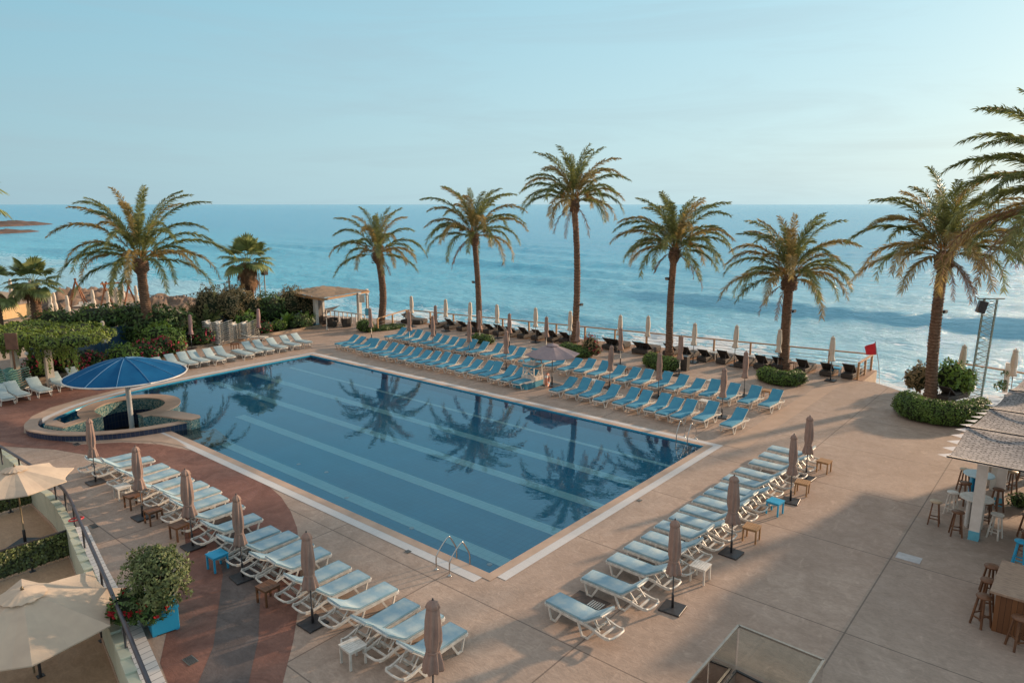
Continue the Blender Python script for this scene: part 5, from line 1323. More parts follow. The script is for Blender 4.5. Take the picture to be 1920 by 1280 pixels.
q = at(49, 660, 2.2); lt_ = thing('globe_lamp', 'white globe lamp hanging in the ivy left of the pergola post', 'lamp', (q.x, q.y, zt - .2)); mb = MB(); mb.lathe([(.02, -.1), (.08, -.07), (.1, 0), (.08, .07), (.02, .1)], 12); mb.build('globe', WHITE, lt_); mb = MB(); mb.tube([(0, 0, .1), (0, 0, .35)], .012, 6); mb.build('hanger', BLACK, lt_)
# navy garden wall behind the beds
mb = MB(); W_ = [at(x, y) for x, y in ((60, 690), (190, 668), (400, 626), (560, 598))]
for i in range(3):
    a, b = W_[i], W_[i + 1]; mb.beam((a.x, a.y, .9), (b.x, b.y, .9), .25, 1.8)
tag(mb.build('garden_wall', NAVYW), 'dark navy painted garden wall behind the shrubs and flower bed', 'wall')

# ------------------------------------------------------------------ thatched shelter at the corner of the terrace
gz0 = at(594, 612); gz1 = at(672, 604); gz2 = at(612, 594)
sh_ = thing('thatched_shelter', 'open shelter with flat reed roof and white posts by the sea', 'shelter', (gz0.x, gz0.y, 0))
zr = zat(gz0, 553)
posts = [gz0, at(607, 602), at(675, 606), at(690, 597)]
for i, q in enumerate(posts):
    mb = MB(); w_ = .30 if i in (0, 2) else .2; mb.box((q.x - gz0.x, q.y - gz0.y, zr / 2 + .12), (w_, w_, zr - .24)); 
    pp = mb.build('post', WPAINT, sh_)
    if i == 0: mb = MB(); mb.box((q.x - gz0.x, q.y - gz0.y, .12), (w_ + .02, w_ + .02, .24)); mb.build('blue_foot', AQUA, pp)
cr_ = [at(x, y, zr) - Vector((gz0.x, gz0.y, 0)) for x, y in ((605, 560), (692, 545), (612, 537), (536, 548))]
mb = MB()
for i in range(4): mb.beam(cr_[i] - Vector((0, 0, .08)), cr_[(i + 1) % 4] - Vector((0, 0, .08)), .10, .16)
mb.build('roof_frame', OAKL, sh_)
mb = MB(); rows = []
for i in range(15):
    rw = []
    for j in range(15):
        u, v = i / 14, j / 14; q = (cr_[0] * (1 - u) + cr_[1] * u) * (1 - v) + (cr_[3] * (1 - u) + cr_[2] * u) * v
        rw.append((q.x, q.y, zr + .03 + .16 * abs(noise.noise(Vector((u * 5, v * 5, 1)))) + .22 * math.exp(-((u - .55) ** 2 + (v - .7) ** 2) * 20)))
    rows.append(rw)
mb.grid(rows, False); mb.build('reed_roof', THATCH, sh_)
mb = MB(); q = at(607, 602); q2 = at(597, 604); mb.box(((q.x + gz0.x) / 2 - gz0.x, (q.y + gz0.y) / 2 - gz0.y, zr / 2), (.06, (q - gz0).length * .8, zr - .6), math.atan2(q.y - gz0.y, q.x - gz0.x) - UP); mb.build('dark_screen', RATTAN, sh_)
# metal frame with cloth pieces right of the shelter
q = at(693, 612); fz = zat(q, 553)
dr = thing('door_frame', 'slim metal frame with hanging cloth pieces right of the thatched shelter', 'frame', (q.x, q.y, 0))
mb = MB(); mb.tube([(0, 0, 0), (-.15, .1, fz)], .03, 6); mb.tube([(-.15, .1, fz), (-1.1, -.7, fz)], .03, 6); mb.build('metal_frame', GREYMETAL, dr)
mb = MB(); mb.box((-.55, -.25, fz - .35), (.02, .45, .6), R(-50)); mb.build('cloth', CREAM, dr)
mb = MB(); mb.box((-.25, .0, fz * .45), (.02, .35, .6), R(-50)); mb.build('banner', AQUA, dr)
def armchair(label, px, rz):
    p = at(*px); t = thing('wicker_armchair', label, 'armchair', (p.x, p.y, .01), rz, 'dark wicker armchairs in the shelter')
    mb = MB(); mb.box((0, 0, .2), (.7, .7, .36), bev=.04); mb.build('seat_base', RATTAN, t)
    mb = MB()
    pts = [(.3, -.36), (-.05, -.38), (-.3, -.28), (-.38, 0), (-.3, .28), (-.05, .38), (.3, .36)]
    for i in range(6): mb.beam((*pts[i], .5), (*pts[i + 1], .5), .07, .42)
    mb.build('curved_back', RATTAN, t); mb = MB(); mb.box((.02, 0, .42), (.56, .56, .1), bev=.03); mb.build('cushion', CUSHC, t)
armchair('dark wicker armchair under the shelter, left of the other', (624, 612), R(20)); armchair('dark wicker armchair at the right post of the shelter', (650, 612), R(150))
armchair('dark wicker armchair partly hidden behind the front post of the shelter', (604, 608), R(80))
q = at(613, 618); t = thing('rope_post', 'low white rope post in front of the thatched shelter', 'post', (q.x, q.y, .006)); mb = MB(); mb.lathe([(.14, 0), (.14, .03), (.03, .05), (.03, .95), (.05, 1.0)], 10); mb.build('pole', WHITE, t)

# ------------------------------------------------------------------ railings
def railing(name, label, pts, m_, h=RAILZ, post=.11, step=2.4, cables=3, wires=True, toprail=(.13, .07), rail_over=True):
    o = Vector(pts[0]); t = thing(name, label, 'railing', (o.x, o.y, 0))
    P = [Vector((p[0] - o.x, p[1] - o.y, 0)) for p in pts]
    for i in range(len(P) - 1):
        a, b = P[i], P[i + 1]; L_ = (b - a).length; n = max(1, round(L_ / step)); d = (b - a).normalized()
        mb = MB(); mb.beam(a + Vector((0, 0, h)) + d * (.075 if i else 0), b + Vector((0, 0, h)) + (d * .0), *toprail); mb.build('top_rail', m_, t)
        for k in range(n + (1 if i == len(P) - 2 else 0)):
            q = a + d * (L_ * k / n); mb = MB(); mb.box((q.x, q.y, (h - .035) / 2 + .01), (post, post, h - .045 - .02), math.atan2(d.y, d.x)); mb.build('post', m_, t)
        if cables:
            mb = MB()
            for c_ in range(cables): mb.tube([a + Vector((0, 0, .2 + c_ * (h - .35) / cables)), b + Vector((0, 0, .2 + c_ * (h - .35) / cables))], .012, 5)
            mb.build('rope', GREYMETAL, t)
    return t
RW = mat('railing_wood', (.46, .27, .13), (.34, .19, .09), rough=.55, scale=2, stretch=(4, 4, 1))
ra = rail_a
railing('timber_railing', 'long wooden railing with ropes along the sea edge of the terrace', [ra[1][:2], ra[2][:2]], RW)
railing('timber_railing', 'short wooden railing closing the right end of the terrace', [(ra[2].x + .02, ra[2].y - .15), (ra[2].x + .02, 29.9)], RW, step=1.5)
railing('timber_railing', 'short wooden railing from the short palm to the left corner of the terrace', [(ra[0].x, ra[0].y + .3), (ra[1].x - .16, ra[1].y - .05)], RW, step=2)
aa = at(1795, 680, 1.0); bb = at(1925, 700, 1.0); railing('timber_railing', 'wooden railing right of the lattice tower, above the woven roof', [aa[:2], bb[:2]], RW)
aa = at(604, 580, .9); bb = at(684, 590, .9); railing('white_fence', 'white picket railing behind the thatched shelter', [aa[:2], bb[:2]], WPAINT, h=.9, post=.07, step=.55, cables=1)

# red flag
q = at(1650, 716); fg = thing('red_flag', 'red warning flag on a thin pole beyond the terrace corner', 'flag', (q.x, q.y, -.3)); zf = 2.0
p1 = Vector((0, 0, 0)); tp = at(1632, 642, 2.2); 
right = Vector((math.cos(_a), -math.sin(_a), 0)); dq = (1632 - 1650) / F * 41
top = right * (dq * .9) + Vector((0, 0, zat(q, 640) + .3))
mb = MB(); mb.tube([p1, top * .5 + right * .08, top], .014, 6); mb.build('pole', GREYMETAL, fg)
mb = MB(); rows = []
for i in range(9):
    u = i / 8; rows.append([top + (-right) * (.55 * u) + Vector((0, 0, -.05 - .25 * u * (1 - v))) + right * (.14 * v) + Vector((.06 * math.sin(u * 6), .06 * math.sin(u * 5 + v), -.72 * v)) for v in (0, .25, .5, .75, 1)])
mb.grid(rows, True); mb.build('cloth', RED, fg)

# dark bin
q = at(1213 / 4 + 980, 693); q = at(1284, 694); bn = thing('litter_bin', 'dark square wicker bin right of the leaning palm', 'bin', (q.x, q.y, .006))
mb = MB(); mb.box((0, 0, .42), (.42, .42, .84), bev=.02); mb.build('body', RATTAN, bn); mb = MB(); mb.box((0, 0, .87), (.46, .46, .05), bev=.01); mb.build('lid', BLACK, bn)

# ------------------------------------------------------------------ lattice tower with loudspeaker
q = at(1828, 745); zt_ = zat(q, 560)
lt = thing('lattice_tower', 'green grey metal lattice tower leaning slightly beside the hedge', 'lattice tower', (q.x, q.y, 0))
GT = mat('grey_green_metal', (.20, .25, .21), (.15, .19, .16), rough=.5, metal=.3)
sx = .27; lean = right * (zt_ * .03)
cs = [Vector((i * sx, j * sx, 0)) for i, j in ((-1, -1), (1, -1), (1, 1), (-1, 1))]
mb = MB()
for c_ in cs: mb.tube([c_, c_ + lean + Vector((0, 0, zt_))], .028, 6)
mb.build('corner_tubes', GT, lt); mb = MB(); nn = 18
for k in range(nn):
    z0_, z1_ = zt_ * k / nn, zt_ * (k + 1) / nn
    for i in range(4):
        a, b = cs[i], cs[(i + 1) % 4]; mb.beam(a + lean * (k / nn) + Vector((0, 0, z0_)), b + lean * ((k + 1) / nn) + Vector((0, 0, z1_)), .022); mb.beam(a + lean * (k / nn) + Vector((0, 0, z0_)), b + lean * (k / nn) + Vector((0, 0, z0_)), .018)
mb.build('lattice_braces', GT, lt)
mb = MB(); mb.beam(lean + Vector((0, 0, zt_)) - right * .7, lean + Vector((0, 0, zt_)) + right * .7, .06); mb.build('top_bar', GT, lt)
spk = thing('loudspeaker', 'black loudspeaker hanging from the top of the lattice tower', 'loudspeaker', tuple(Vector((q.x, q.y, 0)) + lean + Vector((0, 0, zt_ - .42)) - right * .42), R(20))
mb = MB(); mb.box((0, 0, 0), (.38, .36, .62), M=Matrix.Rotation(R(12), 4, 'Y'), bev=.02); mb.build('cabinet', BLACK, spk)
mb = MB(); mb.beam((0, 0, .3), (.1, .05, .42), .04); mb.build('bracket', GT, spk)
q = at(1884, 735); wp = thing('white_post', 'white post wrapped with small plants above the woven roof', 'post', (q.x, q.y, 0)); zz = zat(q, 680)
mb = MB(); mb.box((0, 0, zz / 2), (.24, .24, zz)); mb.build('post', WPAINT, wp)
mb = MB(); leaf_blob(mb, [((0, .0, zz * .62), .28, .28, .2), ((-.1, 0, zz * .3), .24, .24, .2), ((-.2, -.1, .3), .3, .3, .3)], 160, .10, random.Random(3)); mb.build('hanging_plants', LEAF, wp)

# floodlights on trunks
def flood(loc, label, rz):
    t = thing('floodlight', label, 'floodlight', loc, rz, None); mb = MB(); mb.box((.12, 0, 0), (.10, .26, .18), M=Matrix.Rotation(R(25), 4, 'Y'), bev=.01); mb.build('housing', BLACK, t)
    mb = MB(); mb.box((.178, 0, -.024), (.012, .22, .14), M=Matrix.Rotation(R(25), 4, 'Y')); mb.build('glass_face', GREYMETAL, t); mb = MB(); mb.beam((-.06, 0, .05), (.1, 0, .02), .04); mb.build('bracket', BLACK, t)
def onpalm(seed, fr): c = CURVES[seed]; return c[int(fr * (len(c) - 1))]
v = onpalm(7, .72) - right * .26; flood(tuple(v), 'small floodlight on the left side of the leaning palm', R(-100))
v = onpalm(5, .52) - right * .26; flood(tuple(v), 'floodlight strapped to the palm left of the tallest one', R(-100))
v = onpalm(9, .60) + right * .30; flood(tuple(v), 'small floodlight on the right side of the large right palm', R(-20))
v = onpalm(6, .28) + right * .28; flood(tuple(v), 'small floodlight low on the right side of the tallest palm', R(-20))
v = onpalm(8, .62) + right * .34; flood(tuple(v), 'small floodlight on the right side of the short thick palm', R(-20))
# ------------------------------------------------------------------ patio below the wall at the lower left
patio = [p[:2] for p in wall_line]
sheet('patio_floor', patio + [(-1, -24), (-60, -24), (-60, 0)], [], PATIO, PZ)
mb = MB(); i = 0; wl = [Vector((p[0], p[1], 0)) for p in wall_line]
# resample the wall line every 0.62 m
rs_ = [wl[0]]; acc = 0
for k in range(1, len(wl)):
    a, b = wl[k - 1], wl[k]; L_ = (b - a).length; s = 0
    while acc + (L_ - s) >= .62:
        s += .62 - acc; acc = 0; rs_.append(a + (b - a) * (s / L_))
    acc += L_ - s
WT = .06
for k in range(len(rs_) - 1):
    a, b = rs_[k], rs_[k + 1]; d = (b - a).normalized(); nn = Vector((d.y, -d.x, 0))      # towards the patio
    if nn.y > 0: nn = -nn
    T = Matrix(((d.x, -nn.x, 0), (d.y, -nn.y, 0), (0, 0, 1))).to_4x4()
    c_ = (a + b) / 2 + nn * (.10 + .008 * (k % 2)); zt2 = WT + .03
    mb.box((c_.x, c_.y, (PZ + zt2) / 2), (.64, .24 + .0 * (k % 2), zt2 - PZ), math.atan2(d.y, d.x), M=Matrix.Rotation(R(-5.5), 4, 'Y'), bev=.01)
pwl = thing('patio_wall', 'curved mint green wall with stepped pale top between the patio and the pool deck', 'wall', (0, 0, 0))
mb.build('wall_body', MINT, pwl)
mb = MB()
for k in range(len(rs_) - 1):
    a, b = rs_[k], rs_[k + 1]; d = (b - a).normalized(); nn = Vector((d.y, -d.x, 0)); nn = -nn if nn.y > 0 else nn
    c_ = (a + b) / 2 + nn * (.235); mb.box((c_.x, c_.y, PZ + .05), (.63, .03, .1), math.atan2(d.y, d.x))
mb.build('skirting', COPING, pwl)
cap = P2([(163, 985), (200, 1062), (228.6, 1114), (261, 1164), (312, 1280), (350, 1370)], .1)
mb = MB(); inner_ = [p[:2] for p in wall_line if p[0] > cap[0][0] - .3]
poly = cap + [tuple(p) for p in inner_[::-1] if p[1] < cap[0][1] + .2]
sheet('white_ledge', poly, [], CAPP, .10, kind='structure')
kb = MB()
for i in range(len(cap) - 1): kb.face([(*cap[i], 0), (*cap[i + 1], 0), (*cap[i + 1], .0995), (*cap[i], .0995)])
struct(kb, 'ledge_side', CAPP)
rp_ = [at(x, y, .78) for x, y in ((-40, 812), (0, 836), (52, 868), (101, 900), (128, 930), (154, 986), (208, 1108), (279, 1280), (330, 1400))]
rl = thing('curved_handrail', 'dark curved handrail on top of the mint wall at the lower left', 'handrail', tuple(rp_[3] - Vector((0, 0, .78))))
o = rl.location.copy(); sp_ = [Vector(p) - Vector((o.x, o.y, 0)) for p in spline([tuple(p) for p in rp_], 6)]
mb = MB(); mb.tube(sp_, .048, 10); mb.build('rail', mat('dark_purple_paint', (.05, .042, .055), (.07, .06, .07), rough=.4, scale=6), rl)
for k in range(2, len(sp_), 4):
    mb = MB(); mb.tube([(sp_[k].x, sp_[k].y, .02), (sp_[k].x, sp_[k].y, .76)], .03, 8); mb.build('post', BLACK, rl)
q = at(143, 975, .72); rr_ = thing('red_ring', 'red plastic ring lying over the dark handrail', 'ring', (q.x, q.y, .76), 0)
mb = MB(); mb.tube([(.19 * math.cos(a), .19 * math.sin(a), .03 * math.cos(a)) for a in (2 * math.pi * k / 28 for k in range(29))], .022, 8, cap=False); mb.build('ring', REDP, rr_)

def ivy_fence(label, a, b, h, seed, ivy=True, hh=.95):
    a = Vector(a); b = Vector(b); t = thing('ivy_fence' if ivy else 'metal_railing', label, 'fence', (a.x, a.y, PZ)); d = (b - a); d.z = 0; L_ = d.length; d.normalize(); n = max(2, round(L_ / 1.6))
    mb = MB()
    mb.beam((0, 0, hh), tuple(d * L_ + Vector((0, 0, hh))), .05)
    if ivy: mb.beam((0, 0, .45), tuple(d * L_ + Vector((0, 0, .45))), .04); 
    mb.build('rails', BLACK, t)
    for k in range(n + 1):
        q = d * (L_ * k / n); mb = MB(); mb.box((q.x, q.y, hh / 2), (.055, .055, hh)); mb.box((q.x, q.y, .006), (.16, .16, .012)); mb.build('post', BLACK, t)
    if ivy:
        r_ = random.Random(seed); mb = MB(); s = Vector((-d.y, d.x, 0))
        for _ in range(int(L_ * 1300)):
            q = d * r_.uniform(0, L_) + s * r_.gauss(0, .035) + Vector((0, 0, r_.uniform(.13, hh - .03))); u = (d * r_.uniform(-1, 1) + Vector((0, 0, r_.uniform(-1, 1))) + s * r_.uniform(-.6, .6)).normalized() * .05; v = u.cross(s).normalized() * .035
            mb.face([q - u, q + v, q + u, q - v])
        mb.build('ivy_leaves', mat('artificial_ivy', (.12, .14, .04), (.06, .085, .03), rough=.5, scale=2, rnd=.7), t)
        mb = MB(); mb.beam(tuple(Vector((0, 0, hh * .52))), tuple(d * L_ + Vector((0, 0, hh * .52))), .02, hh * .78); mb.build('ivy_shade_backing', CORE, t)
        g = MB()
        for k in range(int(L_ / .12)): q = d * (k * .12); g.beam((q.x, q.y, .02), (q.x, q.y, .16), .008)
        g.beam((0, 0, .03), tuple(d * L_ + Vector((0, 0, .03))), .008); g.build('wire_mesh', GREYMETAL, t)
    return t
def pz(x, y): return at(x, y, PZ)
ivy_fence('artificial ivy screen on black posts between the two patios', pz(136, 1045), pz(-20, 1098), 1, 1)
ivy_fence('short artificial ivy screen at the far end of the far patio', pz(68, 945), pz(-30, 975), 1, 2, hh=.9)
ivy_fence('plain black railing crossing the near patio below the large parasol', pz(192, 1200), pz(-60, 1345), 1, 3, ivy=False, hh=.75)

# blue planter with the round bush
a_ = at(264, 1185); q = at(303, 1168)
pl = thing('planter', 'bright blue plank planter box on the red paving', 'planter', (q.x, q.y, .008), R(-12))
mb = MB(); mb.box((0, 0, .30), (1.05, .60, .56), bev=.008); mb.build('box', BLUEPL, pl)
mb = MB()
for i in (-1, 1):
    for j in (-1, 1): mb.box((i * .47, j * .25, .01), (.08, .08, .03))
mb.build('feet', BLUEP, pl)
mb = MB(); mb.box((0, 0, .60), (1.09, .64, .04)); mb.build('rim', BLUEP, pl)
r_ = random.Random(5)
bb = [((0, 0, 1.35), .66, .64, .52), ((.30, .1, 1.05), .50, .5, .42), ((-.22, -.1, 1.62), .40, .38, .30), ((.18, .1, 1.70), .34, .34, .26), ((.36, -.05, .88), .46, .42, .34), ((-.30, .15, 1.25), .42, .4, .36), ((-.1, .0, .9), .4, .4, .35)]
t = thing('round_bush', 'large rounded grey green bush growing in the blue planter', 'bush', (q.x, q.y, .008), R(-12))
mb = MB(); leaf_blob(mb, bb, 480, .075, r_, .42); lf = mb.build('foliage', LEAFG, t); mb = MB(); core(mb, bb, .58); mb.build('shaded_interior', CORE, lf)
mb = MB()
for k in range(7): a = k * .9; mb.tube([(.06 * math.cos(a), .06 * math.sin(a), .6), (.2 * math.cos(a), .2 * math.sin(a), 1.0), (.45 * math.cos(a), .45 * math.sin(a), 1.5)], [.035, .03, .015], 6)
mb.build('stems', TRUNK, t)
q2 = at(250, 1180); shrub('flowering_plant', 'low dark plant with red flowers spilling over the left end of the blue planter', (q2.x, q2.y), [((0, 0, .60), .55, .42, .36), ((.45, .2, .62), .45, .4, .3), ((-.25, -.1, .42), .3, .3, .3)], LEAF, 330, .09, 91, RED, 26, .3)
q = at(234, 1165); t = thing('metal_box', 'small grey metal box on the white ledge under the red flowers', 'box', (q.x - .1, q.y - .15, .1)); mb = MB(); mb.box((0, 0, .12), (.2, .16, .24), bev=.01); mb.build('casing', GREYMETAL, t)

# ------------------------------------------------------------------ open bar with woven roof at the right
RZ = 2.95
L_e = [at(x, y, RZ) for x, y in ((1777, 856), (1813, 800), (1857, 766), (1893, 731), (1925, 704))]
pb = thing('bar_shelter', 'open bar shelter with grey woven roof, white pennants and white posts', 'shelter', tuple(at(1825, 1010)))
o = Vector((pb.location.x, pb.location.y, 0))
# straighten: roof runs along +x (to the right) and away from the camera
x0 = sum(p.x for p in L_e) / 5
WID = 6.2
for k in range(4):
    a, b = L_e[k] - o, L_e[k + 1] - o; rows = []; ni, nj = 12, 26
    wd = (b - a).length
    for i in range(ni + 1):
        u = i / ni; rw = []
        for j in range(nj + 1):
            v = j / nj; e = a.lerp(b, u)
            sag = -.12 * math.sin(math.pi * u) - .10 * abs(math.sin(math.pi * v * 3)) * (1 if True else 0)
            if k == 0 and i == 0: e = e + Vector((0, .22 * abs(math.sin(math.pi * min(1, v * 2.6))), 0))
            if k == 0 and i == 1: e = e + Vector((0, .10 * abs(math.sin(math.pi * min(1, v * 2.6))), 0))
            rw.append((e.x + WID * v, e.y, RZ + sag + .02 * noise.noise(Vector((e.x + v * 9, e.y * 2, 3)))))
        rows.append(rw)
    mb = MB(); mb.grid(rows, True, uvf=lambda i, j, wd=wd, a=a: (WID * j / nj, a.y + wd * i / ni)); mb.build('woven_panel', WEAVE, pb)
    mb = MB(); mb.tube([(a.x - .03, a.y, RZ + .01), (a.x + WID, a.y, RZ + .01)], .028, 6); mb.build('seam_pole', BLACK, pb)
PENN = mat('white_pennant_cloth', (.75, .70, .68), (.68, .63, .61), rough=.8, trans=.1)
npn = 14
E0, E1 = L_e[0] - o, L_e[3] - o
for k in range(npn):
    u = k / npn; p = None
    seg = u * 3; i = min(2, int(seg)); q = (L_e[i] - o).lerp(L_e[i + 1] - o, seg - i); q3 = (L_e[i] - o).lerp(L_e[i + 1] - o, min(1, seg - i + .15))
    mb = MB(); mb.face([(q.x + .02, q.y, RZ - .03), (q3.x + .02, q3.y, RZ - .04), ((q.x + q3.x) / 2 - .30, (q.y + q3.y) / 2 + .04, RZ - .08)]); mb.build('pennant', PENN, pb)

def lp(px, py): q = at(px, py); return Vector((q.x - o.x, q.y - o.y, 0))
for i, (px, py, hz_) in enumerate(((1825, 1010, 1), (1871, 946, 1), (1990, 1015, 1), (1960, 890, 1))):
    q = lp(px, py); mb = MB(); mb.box((q.x, q.y, .30 + (RZ - .52) / 2), (.27, .27, RZ - .52)); ps = mb.build('post', WPAINT, pb)
    mb = MB(); mb.box((q.x, q.y, .15), (.275, .275, .30)); mb.build('blue_foot', AQUA, ps)
mb = MB()
for (a, b) in ((lp(1825, 1010), lp(1990, 1015)), (lp(1871, 946), lp(1960, 890)), (lp(1825, 1010), lp(1871, 946))): mb.beam(a + Vector((0, 0, RZ - .30)), b + Vector((0, 0, RZ - .30)), .12, .12)
mb.build('roof_beams', OAKL, pb)

def stool_kit(seatm, legm, h=.74, spread=.19):
    t = thing('bar_stool', '', 'stool'); mb = MB(); mb.lathe([(.10, h - .045), (.165, h - .04), (.178, h - .02), (.172, h), (.02, h + .002)], 22, smooth=True); mb.build('seat', seatm, t)
    for k in range(4):
        a = R(45 + 90 * k); mb = MB(); mb.beam((.11 * math.cos(a), .11 * math.sin(a), h - .04), (spread * 1.12 * math.cos(a), spread * 1.12 * math.sin(a), .0), .038, .038); mb.build('leg', legm, t)
    for z, kk in ((.22, 0), (.30, 1), (.22, 2), (.30, 3)):
        f = (h - .04 - z) / (h - .04); rr_ = .11 + (spread * 1.12 - .11) * f; a, b = R(45 + 90 * kk), R(135 + 90 * kk)
        mb = MB(); mb.beam((rr_ * math.cos(a), rr_ * math.sin(a), z), (rr_ * math.cos(b), rr_ * math.sin(b), z), .028, .03); mb.build('rung', legm, t)
    return Kit(t)
KS = {'pale': stool_kit(SEATW, OAK, .78), 'brown': stool_kit(OAK, OAK, .78), 'white': stool_kit(WHITE, WHITE, .78), 'blue': stool_kit(BLUEP, BLUEP, .78)}
for (x, y, c_, lb) in ((1750, 982, 'pale', 'brown bar stool with a pale seat, leftmost under the woven roof'), (1782, 964, 'white', 'white bar stool between the pale-seated stool and the white table'), (1791, 1003, 'brown', 'brown bar stool in front of the white round table, left of the front post'), (1864, 1008, 'white', 'white bar stool right of the front post'), (1806, 945, 'brown', 'brown bar stool behind the white stool, left of the blue table'), (1805, 918, 'pale', 'brown stool with pale seat behind the blue table on the left'), (1867, 958, 'brown', 'brown bar stool between the two white posts of the bar shelter'), (1893, 922, 'pale', 'brown stool with pale seat right of the rear post'), (1846, 985, 'brown', 'brown bar stool behind the front post, right of the white table'),
                     (1909, 1062, 'blue', 'bright blue bar stool behind the wooden bar counter'), (1853, 1112, 'brown', 'brown bar stool farthest from the camera in the group left of the bar counter'), (1846, 1140, 'brown', 'brown bar stool in the middle of the group left of the bar counter'), (1838, 1172, 'brown', 'brown bar stool nearest the camera in the group left of the bar counter'), (1905, 1215, 'brown', 'brown bar stool in front of the bar counter at the right edge'), (1922, 1010, 'brown', 'brown bar stool cut by the right edge above the blue stool'), (1921, 1045, 'brown', 'brown bar stool beside the blue stool at the right edge'), (1846, 905, 'brown', 'brown stool at the rear white table'), (1916, 905, 'brown', 'brown stool at the far right under the woven roof')):
    p = at(x, y); KS[c_].put((p.x, p.y, .006), R(jit(40)), lb, 'bar stools' if False else None)
def round_table(px, py, h, r, topm, legm, label):
    p = at(px, py); t = thing('bar_table', label, 'table', (p.x, p.y, .006), R(20)); mb = MB(); mb.lathe([(r * .96, h - .04), (r, h - .03), (r, h - .008), (r * .98, h), (.01, h)], 36, smooth=False); mb.build('table_top', topm, t)
    for k in range(2):
        for s in (-1, 1):
            mb = MB(); a = Vector((.2 * s, .0, 0)) if k == 0 else Vector((0, .2 * s, 0)); mb.box((a.x, a.y, (h - .04) / 2), ((.05, .22, h - .045) if k == 0 else (.22, .05, h - .045))); mb.build('leg_panel', legm, t)
PALEAQ = mat('pale_aqua_top', (.34, .50, .58), (.42, .55, .60), rough=.35, scale=2)
round_table(1824, 988, 1.0, .46, WHITE, WPAINT, 'white round bar table behind the front white post')
round_table(1829, 940, 1.0, .46, PALEAQ, BLUEP, 'pale blue round bar table with bright blue legs under the woven roof')
round_table(1858, 915, 1.0, .46, WHITE, WPAINT, 'rear white round bar table partly hidden by the woven roof edge')
CTR = [at(x, y, 1.05) for x, y in ((1879, 1049), (1856, 1107), (1950, 1134), (1990, 1080))]
cb_ = thing('bar_counter', 'wooden plank bar counter at the lower right edge', 'bar counter', (CTR[1].x, CTR[1].y, 0)); oc = Vector((CTR[1].x, CTR[1].y, 0))
ct = [(p - oc) for p in CTR]; e1 = ct[0] - ct[1]; e2 = (ct[2] - ct[1]).normalized()
mb = MB(); cpoly = [(0, 0), tuple((e2 * 2.6)[:2]), tuple((e2 * 2.6 + e1)[:2]), tuple(e1[:2])]; mb.prism(cpoly, 1.0, 1.055); mb.build('counter_top', mat('weathered_counter_top', (.34, .24, .17), (.22, .15, .11), rough=.6, scale=3, stretch=(2, 9, 1), bump=.3), cb_)
inn = e1.normalized() * .12 + e2 * .12; cp = [inn, e2 * 2.5 + e1.normalized() * .12, e2 * 2.5 + e1 * .9, inn + e1 * .78]
mb = MB(); mb.prism([tuple(p[:2]) for p in cp], .01, .998); mb.build('plank_body', BARP, cb_)

# ------------------------------------------------------------------ glass balustrade round the stairwell
GP = [at(x, y, 1.0) for x, y in ((1385, 1172), (1545, 1237))]
gb = thing('glass_balustrade', 'frameless glass balustrade with steel handrail round the stairwell at the bottom', 'balustrade', (GP[0].x, GP[0].y, 0))
o = Vector((GP[0].x, GP[0].y, 0)); v0 = Vector((0, 0, 0)); v1 = Vector((GP[1].x - o.x, GP[1].y - o.y, 0)); dn = Vector((0.02, -4.6, 0))
seg = [(v0 + dn, v0), (v0, v1), (v1, v1 + dn)]
for (a, b) in seg:
    mb = MB(); mb.beam(a + Vector((0, 0, 1.0)), b + Vector((0, 0, 1.0)), .05, .045); mb.build('handrail', GREYMETAL, gb)
    L_ = (b - a).length; n = max(1, round(L_ / 1.5)); d = (b - a).normalized()
    for k in range(n):
        mb = MB(); mb.beam(a + d * (L_ * k / n + .03) + Vector((0, 0, .49)), a + d * (L_ * (k + 1) / n - .03) + Vector((0, 0, .49)), .014, .96); mb.build('glass_pane', GLASS, gb)
sheet('stair_landing', P2([(1402, 1210), (1502, 1250), (1528, 1300), (1545, 1400), (1300, 1400), (1362, 1262)]), [[(p[0], p[1]) for p in stair]] if False else [], mat('grey_landing', (.36, .34, .30), (.30, .28, .25), rough=.7, scale=1.5), .0) if False else None
sf = MB(); a = Vector((stair[0][0], stair[0][1], .02)); b = Vector((stair[1][0], stair[1][1], .02)); sf.beam(a, b, .05, .04); sf.beam(a, a + Vector((0, -3, 0)), .05, .04)
tag(sf.build('stair_edge_trim', BLACK), 'dark metal trim round the stairwell opening behind the glass', 'trim')

# ------------------------------------------------------------------ beach things
def log_frame(label, px0, px1, topy, z=-2.2):
    a = at(*px0, z); b = at(*px1, z); t = thing('swing_frame', label, 'swing frame', (a.x, a.y, z)); h = zat(a, topy) - z; d = (b - a); d.z = 0; dd = d.normalized(); s = Vector((-dd.y, dd.x, 0))
    for q in (Vector((0, 0, 0)), d):
        for k in (-1, 1):
            mb = MB(); mb.tube([q + dd * (k * .75), q - dd * (k * .22) + Vector((0, 0, h + .25))], .10, 7); mb.build('leg', OAK_L, t)
    mb = MB(); mb.tube([-dd * .4 + Vector((0, 0, h)), d + dd * .4 + Vector((0, 0, h))], .10, 7); mb.build('crossbeam', OAK_L, t)
OAK_L = mat('red_log_wood', (.32, .13, .06), (.22, .085, .04), rough=.8, scale=4)
log_frame('reddish log swing frame on the beach, left of the big leaning palm', (201, 580), (245, 576), 532)
q = at(148, 585, -2.2); t = thing('log_tripod', 'tall reddish log tripod on the beach before the rocks', 'tripod', (q.x, q.y, -2.2)); h = zat(q, 522) + 2.2
for k in range(4):
    a = k * 1.57 + .3; mb = MB(); mb.tube([(math.cos(a) * 1.5, math.sin(a) * 1.5, 0), (-.1 * math.cos(a), -.1 * math.sin(a), h)], .08, 6); mb.build('pole', OAK_L, t)
